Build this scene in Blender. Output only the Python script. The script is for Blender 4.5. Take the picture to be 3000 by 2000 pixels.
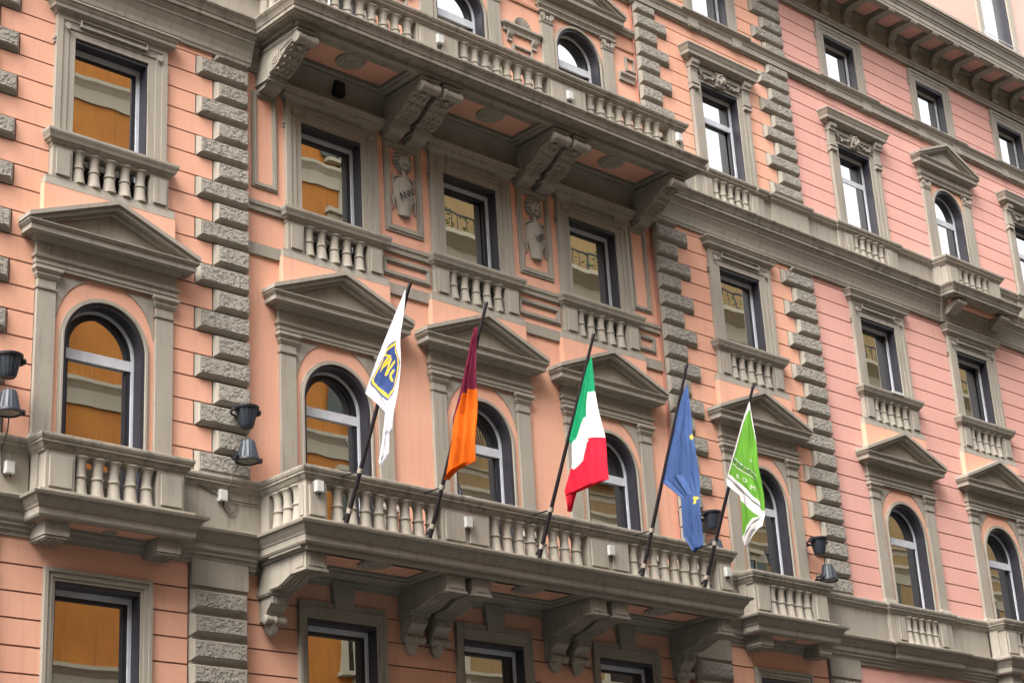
import bpy, bmesh, math, random
from mathutils import Vector, Matrix
random.seed(7)
R = math.radians
scene = bpy.context.scene
for o in list(bpy.data.objects):
    bpy.data.objects.remove(o)
COL = scene.collection

# ------------------------------------------------------------------ camera
# metres: X along the facade, Y into the wall (facade plane at 0), Z above the eye of the photographer
EYE = Vector((-19.0606, -24.2070, 0.0))
yaw, pit, rol = R(43.9959), R(21.2252), R(-3.5217)
fwd = Vector((math.sin(yaw)*math.cos(pit), math.cos(yaw)*math.cos(pit), math.sin(pit)))
rgt = Vector((math.cos(yaw), -math.sin(yaw), 0)); upv = rgt.cross(fwd)
r2 = rgt*math.cos(rol) + upv*math.sin(rol); u2 = -rgt*math.sin(rol) + upv*math.cos(rol)
cam = bpy.data.cameras.new('camera'); cam.sensor_width = 36; cam.lens = 64.217
cam.clip_start = 0.1; cam.clip_end = 3000
camo = bpy.data.objects.new('camera', cam); COL.objects.link(camo)
m3 = Matrix((r2, u2, -fwd)).transposed()
camo.matrix_world = Matrix.Translation(EYE) @ m3.to_4x4()
scene.camera = camo
scene.render.resolution_x, scene.render.resolution_y = 1024, 682

# ------------------------------------------------------------------ sky, sun, exposure
GROUND = -1.6
SUN_DIR = Vector((-0.58, -0.16, 0.80)).normalized()      # towards the sun, bright overcast from the left
w = bpy.data.worlds.new('World'); scene.world = w; w.use_nodes = True
nt = w.node_tree; nt.nodes.clear()
out = nt.nodes.new('ShaderNodeOutputWorld'); bg = nt.nodes.new('ShaderNodeBackground')
sky = nt.nodes.new('ShaderNodeTexSky'); sky.sky_type = 'NISHITA'; sky.sun_disc = False
sky.sun_elevation = math.asin(SUN_DIR.z); sky.sun_rotation = math.atan2(SUN_DIR.x, SUN_DIR.y)
sky.air_density = 1.0; sky.dust_density = 6.0; sky.ozone_density = 1.0
hs = nt.nodes.new('ShaderNodeHueSaturation'); hs.inputs['Saturation'].default_value = 0.30
bg.inputs['Strength'].default_value = 0.15
nt.links.new(sky.outputs[0], hs.inputs['Color']); nt.links.new(hs.outputs[0], bg.inputs[0]); nt.links.new(bg.outputs[0], out.inputs[0])
sl = bpy.data.lights.new('sun', 'SUN'); sl.energy = 0.5; sl.angle = R(40); sl.color = (1.0, 0.985, 0.96)
so = bpy.data.objects.new('sun', sl); COL.objects.link(so)
so.rotation_euler = (-SUN_DIR).to_track_quat('-Z', 'Y').to_euler(); so.location = (-30, -20, 60)
scene.view_settings.view_transform = 'Standard'; scene.view_settings.look = 'None'
scene.view_settings.exposure = 2.36; scene.view_settings.gamma = 1.0
try: scene.view_settings.use_curve_mapping = False
except Exception: pass
scene.cycles.max_bounces = 8; scene.cycles.diffuse_bounces = 1

# ------------------------------------------------------------------ materials
def nodes(name):
    m = bpy.data.materials.new(name); m.use_nodes = True
    return m, m.node_tree, m.node_tree.nodes['Principled BSDF']
def N(t, typ, **kw):
    n = t.nodes.new(typ)
    for k, v in kw.items():
        if k in n.inputs: n.inputs[k].default_value = v
        else: setattr(n, k, v)
    return n
def coords(t, scale):
    g = t.nodes.new('ShaderNodeNewGeometry'); mp = t.nodes.new('ShaderNodeMapping')
    mp.inputs['Scale'].default_value = scale
    t.links.new(g.outputs['Position'], mp.inputs['Vector']); return mp.outputs[0]
def noise(t, scale3, sc, detail=5, rough=.55):
    n = N(t, 'ShaderNodeTexNoise', Scale=sc, Detail=detail, Roughness=rough)
    t.links.new(coords(t, scale3), n.inputs['Vector']); return n.outputs[0]
def ramp(t, src, a, b):
    r = t.nodes.new('ShaderNodeMapRange'); r.inputs[1].default_value = a; r.inputs[2].default_value = b
    t.links.new(src, r.inputs[0]); return r.outputs[0]
def mix(t, fac, a, b, mode='MIX', k=1.0):
    n = t.nodes.new('ShaderNodeMix'); n.data_type = 'RGBA'; n.blend_type = mode
    if k != 1.0:
        mu = t.nodes.new('ShaderNodeMath'); mu.operation = 'MULTIPLY'; mu.inputs[1].default_value = k
        t.links.new(fac, mu.inputs[0]); fac = mu.outputs[0]
    if hasattr(fac, 'links'): t.links.new(fac, n.inputs[0])
    else: n.inputs[0].default_value = fac
    for i, c in ((6, a), (7, b)):
        if hasattr(c, 'links'): t.links.new(c, n.inputs[i])
        else: n.inputs[i].default_value = (*c, 1)
    return n.outputs[2]
def bump(t, bs, src, strength, dist, prev=None):
    b = N(t, 'ShaderNodeBump', Strength=strength, Distance=dist); t.links.new(src, b.inputs['Height'])
    if prev is not None: t.links.new(prev, b.inputs['Normal'])
    t.links.new(b.outputs[0], bs.inputs['Normal']); return b.outputs[0]
def weathered(name, base, alt, dirt, streak=.35, blotch=.5, rough=.85, fine=.12, pits=0, moss=None):
    m, t, bs = nodes(name)
    c = mix(t, ramp(t, noise(t, (1, 1, 1), .55, 6), .35, .7), base, alt, k=blotch)
    c = mix(t, ramp(t, noise(t, (5, 5, .4), 1.6, 5, .6), .52, .8), c, dirt, k=streak)
    c = mix(t, ramp(t, noise(t, (1, 1, 1), 9, 6, .65), .55, .85), c, dirt, k=.25)
    if moss: c = mix(t, ramp(t, noise(t, (1, 1, 1.5), 2.3, 8, .7), .5, .72), c, moss, k=.8)
    if pits:
        c = mix(t, ramp(t, noise(t, (1, 1, 1.25), 15, 3, .6), .52, .70), c, dirt, k=.5)
    t.links.new(c, bs.inputs['Base Color']); bs.inputs['Roughness'].default_value = rough
    bs.inputs['Specular IOR Level'].default_value = .25
    p = bump(t, bs, noise(t, (1, 1, 1), 70, 4, .7), fine, .01)
    if pits: bump(t, bs, ramp(t, noise(t, (1, 1, 1.25), 15, 3, .6), .66, .44), pits, .032, p)
    return m
def plain(name, col, rough=.5, metal=0.0, spec=.4):
    m, t, bs = nodes(name); bs.inputs['Base Color'].default_value = (*col, 1)
    bs.inputs['Roughness'].default_value = rough; bs.inputs['Metallic'].default_value = metal
    bs.inputs['Specular IOR Level'].default_value = spec
    n = noise(t, (1, 1, 1), 6, 6); c = mix(t, ramp(t, n, .3, .75), col, tuple(x*.8 for x in col))
    t.links.new(c, bs.inputs['Base Color']); return m
def cloth(name, col):
    m, t, bs = nodes(name); bs.inputs['Roughness'].default_value = .75
    bs.inputs['Base Color'].default_value = (*col, 1); bs.inputs['Specular IOR Level'].default_value = .2
    tr = t.nodes.new('ShaderNodeBsdfTranslucent'); tr.inputs[0].default_value = (*col, 1)
    mx_ = t.nodes.new('ShaderNodeMixShader'); mx_.inputs[0].default_value = .3
    o = t.nodes['Material Output']; t.links.new(bs.outputs[0], mx_.inputs[1]); t.links.new(tr.outputs[0], mx_.inputs[2])
    t.links.new(mx_.outputs[0], o.inputs[0])
    bump(t, bs, noise(t, (3, 9, .9), 1.0, 4, .5), .9, .09); return m
def glass(name):
    m, t, bs = nodes(name); t.nodes.remove(bs)
    gl = N(t, 'ShaderNodeBsdfGlossy', Roughness=.004); gl.inputs[0].default_value = (.92, .93, .9, 1)
    df = t.nodes.new('ShaderNodeBsdfDiffuse'); df.inputs[0].default_value = (.016, .014, .012, 1)
    fr = N(t, 'ShaderNodeFresnel', IOR=1.9)
    ad = t.nodes.new('ShaderNodeMath'); ad.operation = 'ADD'; ad.inputs[1].default_value = .58; ad.use_clamp = True
    t.links.new(fr.outputs[0], ad.inputs[0])
    ms = t.nodes.new('ShaderNodeMixShader'); t.links.new(ad.outputs[0], ms.inputs[0])
    t.links.new(df.outputs[0], ms.inputs[1]); t.links.new(gl.outputs[0], ms.inputs[2])
    b = N(t, 'ShaderNodeBump', Strength=.03, Distance=.04)
    t.links.new(noise(t, (1, 1, .6), 1.3, 1), b.inputs['Height']); t.links.new(b.outputs[0], gl.inputs['Normal'])
    t.links.new(ms.outputs[0], t.nodes['Material Output'].inputs[0]); return m

PINK = weathered('salmon_plaster', (.74, .402, .280), (.66, .338, .228), (.48, .27, .195), .42, .9, .9, .14)
PINKW = weathered('plaster_pink_cast', (.69, .375, .315), (.63, .330, .270), (.47, .275, .225), .40, .9, .9, .14)  # pinker copy of the salmon plaster: right-hand colour cast put into the paint
STONE = weathered('grey_stone_paint', (.340, .305, .252), (.275, .247, .202), (.125, .110, .090), .60, .85, .85, .12)
STONED = weathered('weathered_stone', (.310, .275, .222), (.235, .208, .168), (.060, .054, .045), .9, .7, .9, .25, moss=(.11, .098, .078))
ROUGH = weathered('vermiculated_stone', (.360, .330, .280), (.295, .270, .228), (.155, .138, .112), .3, .6, .92, .2, pits=1.0)
GROOVE = weathered('joint_plaster', (.44, .20, .145), (.40, .18, .13), (.22, .09, .06), .1, .5, .9, .05)
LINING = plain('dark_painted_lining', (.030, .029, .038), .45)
FRAMEW = plain('pale_aluminium', (.62, .64, .68), .35, .0, .5)
SASH = plain('dark_sash', (.020, .021, .028), .4)
GLASS = glass('mirror_glass')
LAMP = plain('lamp_grey_enamel', (.022, .030, .040), .45)
LAMPD = plain('lamp_dark_metal', (.015, .015, .02), .5)
LENS = plain('lamp_lens', (.20, .20, .17), .2)
WBOX = plain('white_plastic', (.52, .52, .49), .5)
CABLE = plain('cable_brown', (.06, .045, .035), .6)
POLE = plain('dark_pole', (.018, .014, .017), .35)
TAPE = plain('pole_collar', (.36, .31, .26), .5)
INK = plain('engraved_black', (.02, .018, .016), .8)
IRON = plain('black_iron', (.015, .015, .015), .5)
ASPHALT = weathered('asphalt', (.05, .05, .05), (.06, .058, .055), (.03, .03, .03), .1, .6, .95, .3)
PAVE = weathered('paving_stone', (.10, .095, .09), (.08, .078, .075), (.10, .10, .09), .1, .6, .95, .3)
ORANGE = weathered('ochre_plaster', (.46, .185, .035), (.38, .145, .03), (.22, .09, .03), .6, 1.0, .9, .1)
GREYST = weathered('pale_travertine', (.40, .37, .27), (.34, .31, .22), (.18, .16, .11), .25, .6, .9, .1)
DARKG = plain('dark_glass', (.02, .025, .028), .1)
BASEST = weathered('base_travertine', (.34, .30, .23), (.28, .25, .19), (.14, .12, .09), .3, .6, .9, .2)

# ------------------------------------------------------------------ mesh helpers
class MB:
    def __init__(s): s.v = []; s.f = []; s.m = []
    def add(s, vs, fs, m=0):
        b = len(s.v); s.v += [tuple(p) for p in vs]; s.f += [[b+i for i in f] for f in fs]; s.m += [m]*len(fs); return s
    def box(s, x0, x1, y0, y1, z0, z1, m=0):
        return s.add([(x, y, z) for z in (z0, z1) for y in (y0, y1) for x in (x0, x1)],
                     [(0, 2, 3, 1), (4, 5, 7, 6), (0, 1, 5, 4), (2, 6, 7, 3), (0, 4, 6, 2), (1, 3, 7, 5)], m)
    def prism(s, poly, a0, a1, ax='y', m=0):
        n = len(poly)
        P = {'y': lambda p, a: (p[0], a, p[1]), 'x': lambda p, a: (a, p[0], p[1]), 'z': lambda p, a: (p[0], p[1], a)}[ax]
        return s.add([P(p, a0) for p in poly] + [P(p, a1) for p in poly],
                     [list(range(n))[::-1], [n+i for i in range(n)]] + [(i, (i+1) % n, n+(i+1) % n, n+i) for i in range(n)], m)
    def band(s, outer, inner, y0, y1, m=0):
        """open strip between two XZ polylines, extruded in Y"""
        n = len(outer); vs = [(p[0], y, p[1]) for y in (y0, y1) for p in list(outer)+list(inner)]; fs = []
        for i in range(n-1):
            a, b, c, d = i, i+1, n+i+1, n+i; k = 2*n
            fs += [(a, b, c, d), (k+a, k+d, k+c, k+b), (a, k+a, k+b, b), (d, c, k+c, k+d)]
        for i in (0, n-1): fs.append((i, n+i, 3*n+i, 2*n+i))
        return s.add(vs, fs, m)
    def sweep(s, path, prof, m=0, caps=True):
        """profile (d outwards, z) along a plan polyline; outwards = right-hand of travel"""
        P = [Vector(p) for p in path]; n = len(P); k = len(prof); rings = []
        for i in range(n):
            ds = []
            if i > 0: ds.append((P[i]-P[i-1]).normalized())
            if i < n-1: ds.append((P[i+1]-P[i]).normalized())
            ns = [Vector((d.y, -d.x)) for d in ds]
            if len(ns) == 1: o = ns[0]
            else: o = (ns[0]+ns[1]); o = o / max(.2, (1+ns[0].dot(ns[1])))
            rings.append([(P[i].x+o.x*d, P[i].y+o.y*d, z) for d, z in prof])
        vs = [p for r in rings for p in r]; fs = []
        for i in range(n-1):
            for j in range(k):
                a = i*k+j; b = i*k+(j+1) % k; fs.append((a, a+k, b+k, b))
        if caps: fs += [list(range(k)), [(n-1)*k+j for j in range(k)][::-1]]
        return s.add(vs, fs, m)
    def lathe(s, prof, n=16, c=(0, 0, 0), ax='z', m=0, flute=0):
        vs = []; fs = []; k = len(prof)
        for i in range(n):
            a = 2*math.pi*i/n
            for r, z in prof:
                rr = r*(1-flute*(i % 2)); p = (rr*math.cos(a), rr*math.sin(a), z)
                if ax == 'x': p = (p[2], p[0], p[1])
                if ax == 'y': p = (p[0], p[2], p[1])
                vs.append((c[0]+p[0], c[1]+p[1], c[2]+p[2]))
        for i in range(n):
            for j in range(k-1):
                a = i*k+j; b = ((i+1) % n)*k+j; fs.append((a, b, b+1, a+1))
        fs += [[i*k for i in range(n)][::-1], [i*k+k-1 for i in range(n)]]
        return s.add(vs, fs, m)
    def ball(s, c, rx, ry, rz, n=8, m=0):
        vs = [(c[0], c[1], c[2]-rz)]; fs = []; h = n//2
        for j in range(1, h):
            t = -math.pi/2+math.pi*j/h
            vs += [(c[0]+rx*math.cos(t)*math.cos(2*math.pi*i/n), c[1]+ry*math.cos(t)*math.sin(2*math.pi*i/n), c[2]+rz*math.sin(t)) for i in range(n)]
        vs.append((c[0], c[1], c[2]+rz)); L = len(vs)-1
        for i in range(n):
            fs.append((0, 1+(i+1) % n, 1+i)); fs.append((L, L-n+i, L-n+(i+1) % n))
            for j in range(h-2):
                a = 1+j*n+i; b = 1+j*n+(i+1) % n; fs.append((a, b, b+n, a+n))
        return s.add(vs, fs, m)
    def tube(s, pts, r, n=8, m=0):
        P = [Vector(p) for p in pts]; vs = []; fs = []
        for i, p in enumerate(P):
            t = (P[min(i+1, len(P)-1)]-P[max(i-1, 0)]).normalized()
            a = t.cross(Vector((0.13, 0.21, 1)) if abs(t.z) < .9 else Vector((1, 0, 0))).normalized(); b = t.cross(a)
            rr = r[i] if isinstance(r, (list, tuple)) else r
            vs += [tuple(p+a*rr*math.cos(2*math.pi*k/n)+b*rr*math.sin(2*math.pi*k/n)) for k in range(n)]
        for i in range(len(P)-1):
            for k in range(n): fs.append((i*n+k, i*n+(k+1) % n, (i+1)*n+(k+1) % n, (i+1)*n+k))
        fs += [list(range(n))[::-1], [(len(P)-1)*n+k for k in range(n)]]
        return s.add(vs, fs, m)
    def mesh(s, name, mats, smooth=None):
        me = bpy.data.meshes.new(name); me.from_pydata(s.v, [], s.f)
        for m in (mats if isinstance(mats, (list, tuple)) else [mats]): me.materials.append(m)
        for p, i in zip(me.polygons, s.m): p.material_index = i
        b = bmesh.new(); b.from_mesh(me); bmesh.ops.recalc_face_normals(b, faces=b.faces); b.to_mesh(me); b.free()
        if smooth is not None:
            for p in me.polygons: p.use_smooth = True
            me.set_sharp_from_angle(angle=R(smooth))
        return me
    def build(s, name, mats, parent=None, smooth=None, loc=None):
        return link(name, s.mesh(name, mats, smooth), parent, loc)
def link(name, me, parent=None, loc=None, scale=None):
    o = bpy.data.objects.new(name, me); COL.objects.link(o)
    if loc: o.location = loc
    if scale: o.scale = scale
    if name == 'baluster':
        k = JIT.uniform(.96, 1.04); o.scale = (k, k, 1); o.rotation_euler = (R(JIT.uniform(-.5, .5)), R(JIT.uniform(-.5, .5)), JIT.uniform(0, 6))
    if parent is not None:
        o.parent = parent
        if parent in ROOTS: o.matrix_parent_inverse = Matrix.Translation(-parent.location)
    return o
ROOTS = {}
JIT = random.Random(21)
def thing(name, loc, label, cat, group=None):
    o = bpy.data.objects.new(name, None); COL.objects.link(o); o.location = loc; o.empty_display_size = .3
    tag(o, label, cat, group); ROOTS[o] = 1; return o
def tag(o, label, cat, group=None):
    o['label'] = label; o['category'] = cat
    if group: o['group'] = group
    return o
def struct(o): o['kind'] = 'structure'; return o
def copy_tree(o, parent, loc):
    c = o.copy(); COL.objects.link(c); c.location = loc; c.parent = parent
    for ch in o.children: 
        d = ch.copy(); COL.objects.link(d); d.parent = c
    return c
def arc(r, z, n=20, a0=180, a1=0):
    return [(r*math.cos(R(a0+(a1-a0)*i/n)), z+r*math.sin(R(a0+(a1-a0)*i/n))) for i in range(n+1)]

# ------------------------------------------------------------------ the ground and street
struct(MB().box(-400, 400, -400, 400, GROUND-.5, GROUND-.12).build('ground', ASPHALT))
struct(MB().box(-150, 150, -22.5, -2.9, GROUND-.11, GROUND-.104).build('road', ASPHALT))
for y0, y1 in ((-2.9, .4), (-27.6, -22.5)):
    struct(MB().box(-150, 150, y0, y1, GROUND-.11, GROUND).build('pavement', PAVE))

# ------------------------------------------------------------------ the palazzo
PAL = thing('palazzo', (5, 0, GROUND), 'salmon pink palazzo with grey stone trim, balconies and pedimented windows', 'building')
YC = .14                                                  # recess of the centre bay
COLX = {0: -4.815, 1: 0.0, 2: 3.5, 3: 7.0, 4: 11.667, 5: 16.956, 6: 21.057, 7: 25.068, 8: 29.1}
YW = {0: 0., 1: YC, 2: YC, 3: YC, 4: 0., 5: .02, 6: .02, 7: .02, 8: .02}
BAYS = [(-16, -7.62, .02, PINK, []), (-7.62, -2.02, 0., PINK, [0]), (-2.02, 8.87, YC, PINK, [1, 2, 3]),
        (8.87, 14.43, 0., PINK, [4]), (14.43, 36, .02, PINKW, [5, 6, 7, 8])]
HOLES = [(.77, 4.6, 7.02), (.76, 8.15, 11.70), (.735, 13.66, 16.41), (.70, 18.2, 21.19), (.67, 23.0, 24.44)]
GA = [7.66, 7.18, 6.77, 6.37, 5.96, 5.56, 5.16, 4.76, 4.36]
GB = [13.33-.423*i for i in range(11)]
GC = [17.08] + [16.93-.4*i for i in range(10)]
GC[-1] = 13.33
GD = [22.6, 22.29, 21.91, 21.53, 21.15, 20.77, 20.39, 20.0, 19.62, 19.24, 18.86]
GE = [24.84, 24.71, 24.33, 23.95, 23.58, 23.22, 22.9]
unit = MB().box(-.5, .5, -.5, .5, -.5, .5)
UNIT = {id(m): unit.mesh('plaster_course', m) for m in (PINK, PINKW, BASEST)}
qcache = {}
def quoin_mesh(w_, h, toothl, toothr):
    k = (round(w_, 3), round(h, 3), toothl, toothr)
    if k not in qcache:
        c = .055; g = .012; mb = MB(); x0, x1 = -w_/2, w_/2; z0, z1 = -h/2+g, h/2-g
        a = [(x0, 0, z0), (x1, 0, z0), (x1, 0, z1), (x0, 0, z1)]
        xl = x0+(c if toothl else .008); xr = x1-(c if toothr else .008)
        b = [(xl, -.085, z0+c), (xr, -.085, z0+c), (xr, -.085, z1-c*.7), (xl, -.085, z1-c*.7)]
        e = .022; d = [(xl+e, -.085, z0+c+e), (xr-e, -.085, z0+c+e), (xr-e, -.085, z1-c*.7-e), (xl+e, -.085, z1-c*.7-e)]
        d2 = [(p[0], -.097, p[2]) for p in d]
        back = [(p[0], .06, p[2]) for p in a]
        V = back+a+b+d+d2; F = []
        for s_ in (0, 4, 8): F += [(s_+i, s_+(i+1) % 4, s_+4+(i+1) % 4, s_+4+i) for i in range(4)]
        mb.add(V[:16], F, 0)
        mb.add(d+d2, [(i, (i+1) % 4, 4+(i+1) % 4, 4+i) for i in range(4)]+[(4, 5, 6, 7)], 1)
        qcache[k] = mb.mesh('quoin_stone', [STONE, ROUGH])
    return qcache[k]
def subtract(x0, x1, blocks):
    segs = [(x0, x1)]
    for a, b in blocks:
        segs = [s for p, q in segs for s in ((p, min(q, a)), (max(p, b), q)) if s[1]-s[0] > .03]
    return segs
# what covers the wall around each window, per storey: (half width, z0, z1)
COVER = {'A': [(.93, 4.3, 7.17)], 'B': [(1.26, 9.0, 12.05), (1.30, 12.0, 12.5), (1.22, 12.45, 13.5)],
         'C': [(1.07, 13.5, 16.7), (1.1, 13.45, 14.4)], 'D': [(1.06, 18.0, 21.75)], 'E': [(.94, 22.8, 24.73)]}
def quoin_spans(bay, row):
    L = row % 2 == 1
    if bay == 1: return [(-7.62, -6.545 if L else -6.91, 1), (-3.085 if L else -2.72, -2.02, 0)]
    if bay == 3: return [(8.87, 9.93 if L else 9.57, 1), (13.27 if L else 13.63, 14.43, 0)]
    return []
for bi, (x0, x1, yw, pm, cols) in enumerate(BAYS):
    holes = [(COLX[c]-h, COLX[c]+h, a, b) for c in cols for h, a, b in HOLES]
    xs = sorted({x0, x1, *[v for h in holes for v in h[:2]]}); zs = sorted({GROUND, 26.2, 4.3, *[v for h in holes for v in h[2:]]})
    mb = MB(); smooth = bi == 2
    for i in range(len(xs)-1):
        for j in range(len(zs)-1):
            cx, cz = (xs[i]+xs[i+1])/2, (zs[j]+zs[j+1])/2
            if any(a < cx < b and c < cz < d for a, b, c, d in holes): continue
            zmid = cz > 7.6
            y = yw if (smooth and zmid) else yw+.036
            mb.box(xs[i], xs[i+1], y, yw+.45, zs[j], zs[j+1], 0 if (smooth and zmid) else 1)
    wall = mb.build('wall', [pm, GROOVE], PAL)
    row = 0
    for lev, G in (('E', GE), ('D', GD), ('C', GC), ('B', GB), ('A', GA)):
        if lev == 'E': row = 1
        if lev == 'D': row = 0
        if lev == 'C': row = 0
        for i in range(len(G)-1):
            za, zb = G[i+1], G[i]; zc = (za+zb)/2
            if not (smooth and lev != 'A'):
                bl = []
                for c in cols:
                    for hw, c0, c1 in COVER[lev]:
                        if c0 < zc < c1: bl.append((COLX[c]-hw, COLX[c]+hw))
                qs = quoin_spans(bi, row) if lev != 'A' else []
                if lev == 'A' and bi in (1, 3): qs = [(x0, x0+.55, 1), (-3.17, -2.02, 0)] if bi == 1 else [(8.87, 10.02, 1), (13.28, 14.43, 0)]
                for a, b, _ in qs: bl.append((a-.02 if a > x0+.1 else a, b+.02 if b < x1-.1 else b))
                for a, b in subtract(x0, x1, bl):
                    link('plaster_course', UNIT[id(pm)], wall, ((a+b)/2, yw+.02, zc), (b-a-.014, .04, zb-za-.028))
            if bi in (1, 3) and lev != 'A':
                for a, b, left in quoin_spans(bi, row):
                    link('quoin_stone', quoin_mesh(b-a, zb-za, not left, left), wall, ((a+b)/2, yw, zc))
            row += 1
    if bi in (1, 3):
        for a, b in ((x0, -6.54), (-3.16, -2.06)) if bi == 1 else ((8.91, 10.0), (13.3, 14.4)):
            MB().box(a, b, yw-.06, yw+.05, 7.24, 7.70).build('pilaster_block', STONE, wall)
            for k in range(8):
                link('pilaster_stone', quoin_mesh(b-a, .385, True, True), wall, ((a+b)/2, yw-.012, 7.0-.4*k))
            MB().box(a+.02, b-.02, yw-.02, yw+.05, GROUND, 7.24).build('pilaster_core', STONE, wall)
    base = MB().box(x0, x1, yw-.05, yw+.05, GROUND, 4.3)
    base.build('ground_floor_cladding', BASEST, wall)

# ---- shared small pieces
def baluster_mesh(h, r=.087):
    p = [(r*1.5, 0), (r*1.5, .035), (r*1.38, .05), (r*1.34, .09), (r*1.24, .17), (r*1.15, .27), (r*1.08, .38), (r*1.03, .455),
         (r*1.08, .465), (r*1.24, .478), (r*1.24, .505), (r*1.06, .52), (r*.98, .57), (r*.95, .68), (r*.98, .77), (r*1.08, .86), (r*1.22, .92), (r*1.40, .95), (r*1.52, .965), (r*1.52, 1.0)]
    return MB().lathe([(a, z*h) for a, z in p], 14).mesh('baluster', STONE, 40)
def panel_ped(mb, x0, x1, y0, y1, z0, z1, npan=1):
    mb.box(x0, x1, y0, y1, z0, z1)
    wp = (x1-x0)/npan
    for k in range(npan):
        a = x0+wp*k; mb.prism([(a+.06, z0+.07), (a+wp-.06, z0+.07), (a+wp-.06, z1-.06), (a+.06, z1-.06)], y0-.034, y0+.01, 'y')
    return mb
BAL_B = baluster_mesh(.64); BAL_C = baluster_mesh(.58, .086); BAL_D = baluster_mesh(.62)

# ---- windows
def pane_rect(x0, x1, z0, z1, y): return MB().box(x0, x1, y, y+.015, z0, z1).mesh('pane', GLASS)
def rect_window(name, h, z0, z1, transom=None):
    mb = MB(); t = .085
    o = [(-h-.004, z0), (-h-.004, z1+.004), (h+.004, z1+.004), (h+.004, z0)]; i_ = [(-h+t*.45, z0), (-h+t*.45, z1-t), (h-t*.45, z1-t), (h-t*.45, z0)]
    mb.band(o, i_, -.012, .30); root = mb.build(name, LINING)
    f = .055; k = h-t*.45
    MB().band([(-k, z0), (-k, z1-t), (k, z1-t), (k, z0)], [(-k+f*.7, z0), (-k+f*.7, z1-t-f*1.6), (k-f, z1-t-f*1.6), (k-f, z0)], .20, .28).build('window_frame', FRAMEW, root)
    zt = z1-t-f*1.6; s_ = .075
    MB().band([(-k+f*.7, z0), (-k+f*.7, zt), (k-f, zt), (k-f, z0)], [(-k+f*.7+.02, z0), (-k+f*.7+.02, zt-.06), (k-f-s_, zt-.06), (k-f-s_, z0)], .235, .285).build('sash', SASH, root)
    xa, xb, zt = -k+f*.7+.01, k-f-s_+.01, zt-.05
    if transom:
        link('pane', pane_rect(xa, xb, z0, transom, .268), root); link('pane', pane_rect(xa, xb, transom, zt, .270), root)
        MB().box(xa-.02, xb+s_, .215, .267, transom-.07, transom+.07).build('transom', FRAMEW, root)
    else: link('pane', pane_rect(xa, xb, z0, zt, .268), root)
    return root
def arch_ring(r0, r1, zs, zb, n=24):
    a = [(-r0, zb)]+arc(r0, zs, n)+[(r0, zb)]; b = [(-r1, zb)]+arc(r1, zs, n)+[(r1, zb)]
    return a, b
def chevron(mb, w_, zt, slope, a, b, y0, y1):
    ap = zt+slope*w_
    mb.prism([(-w_, zt-a), (0, ap-a), (w_, zt-a), (w_, zt-b), (0, ap-b), (-w_, zt-b)], y0, y1, 'y')
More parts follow.
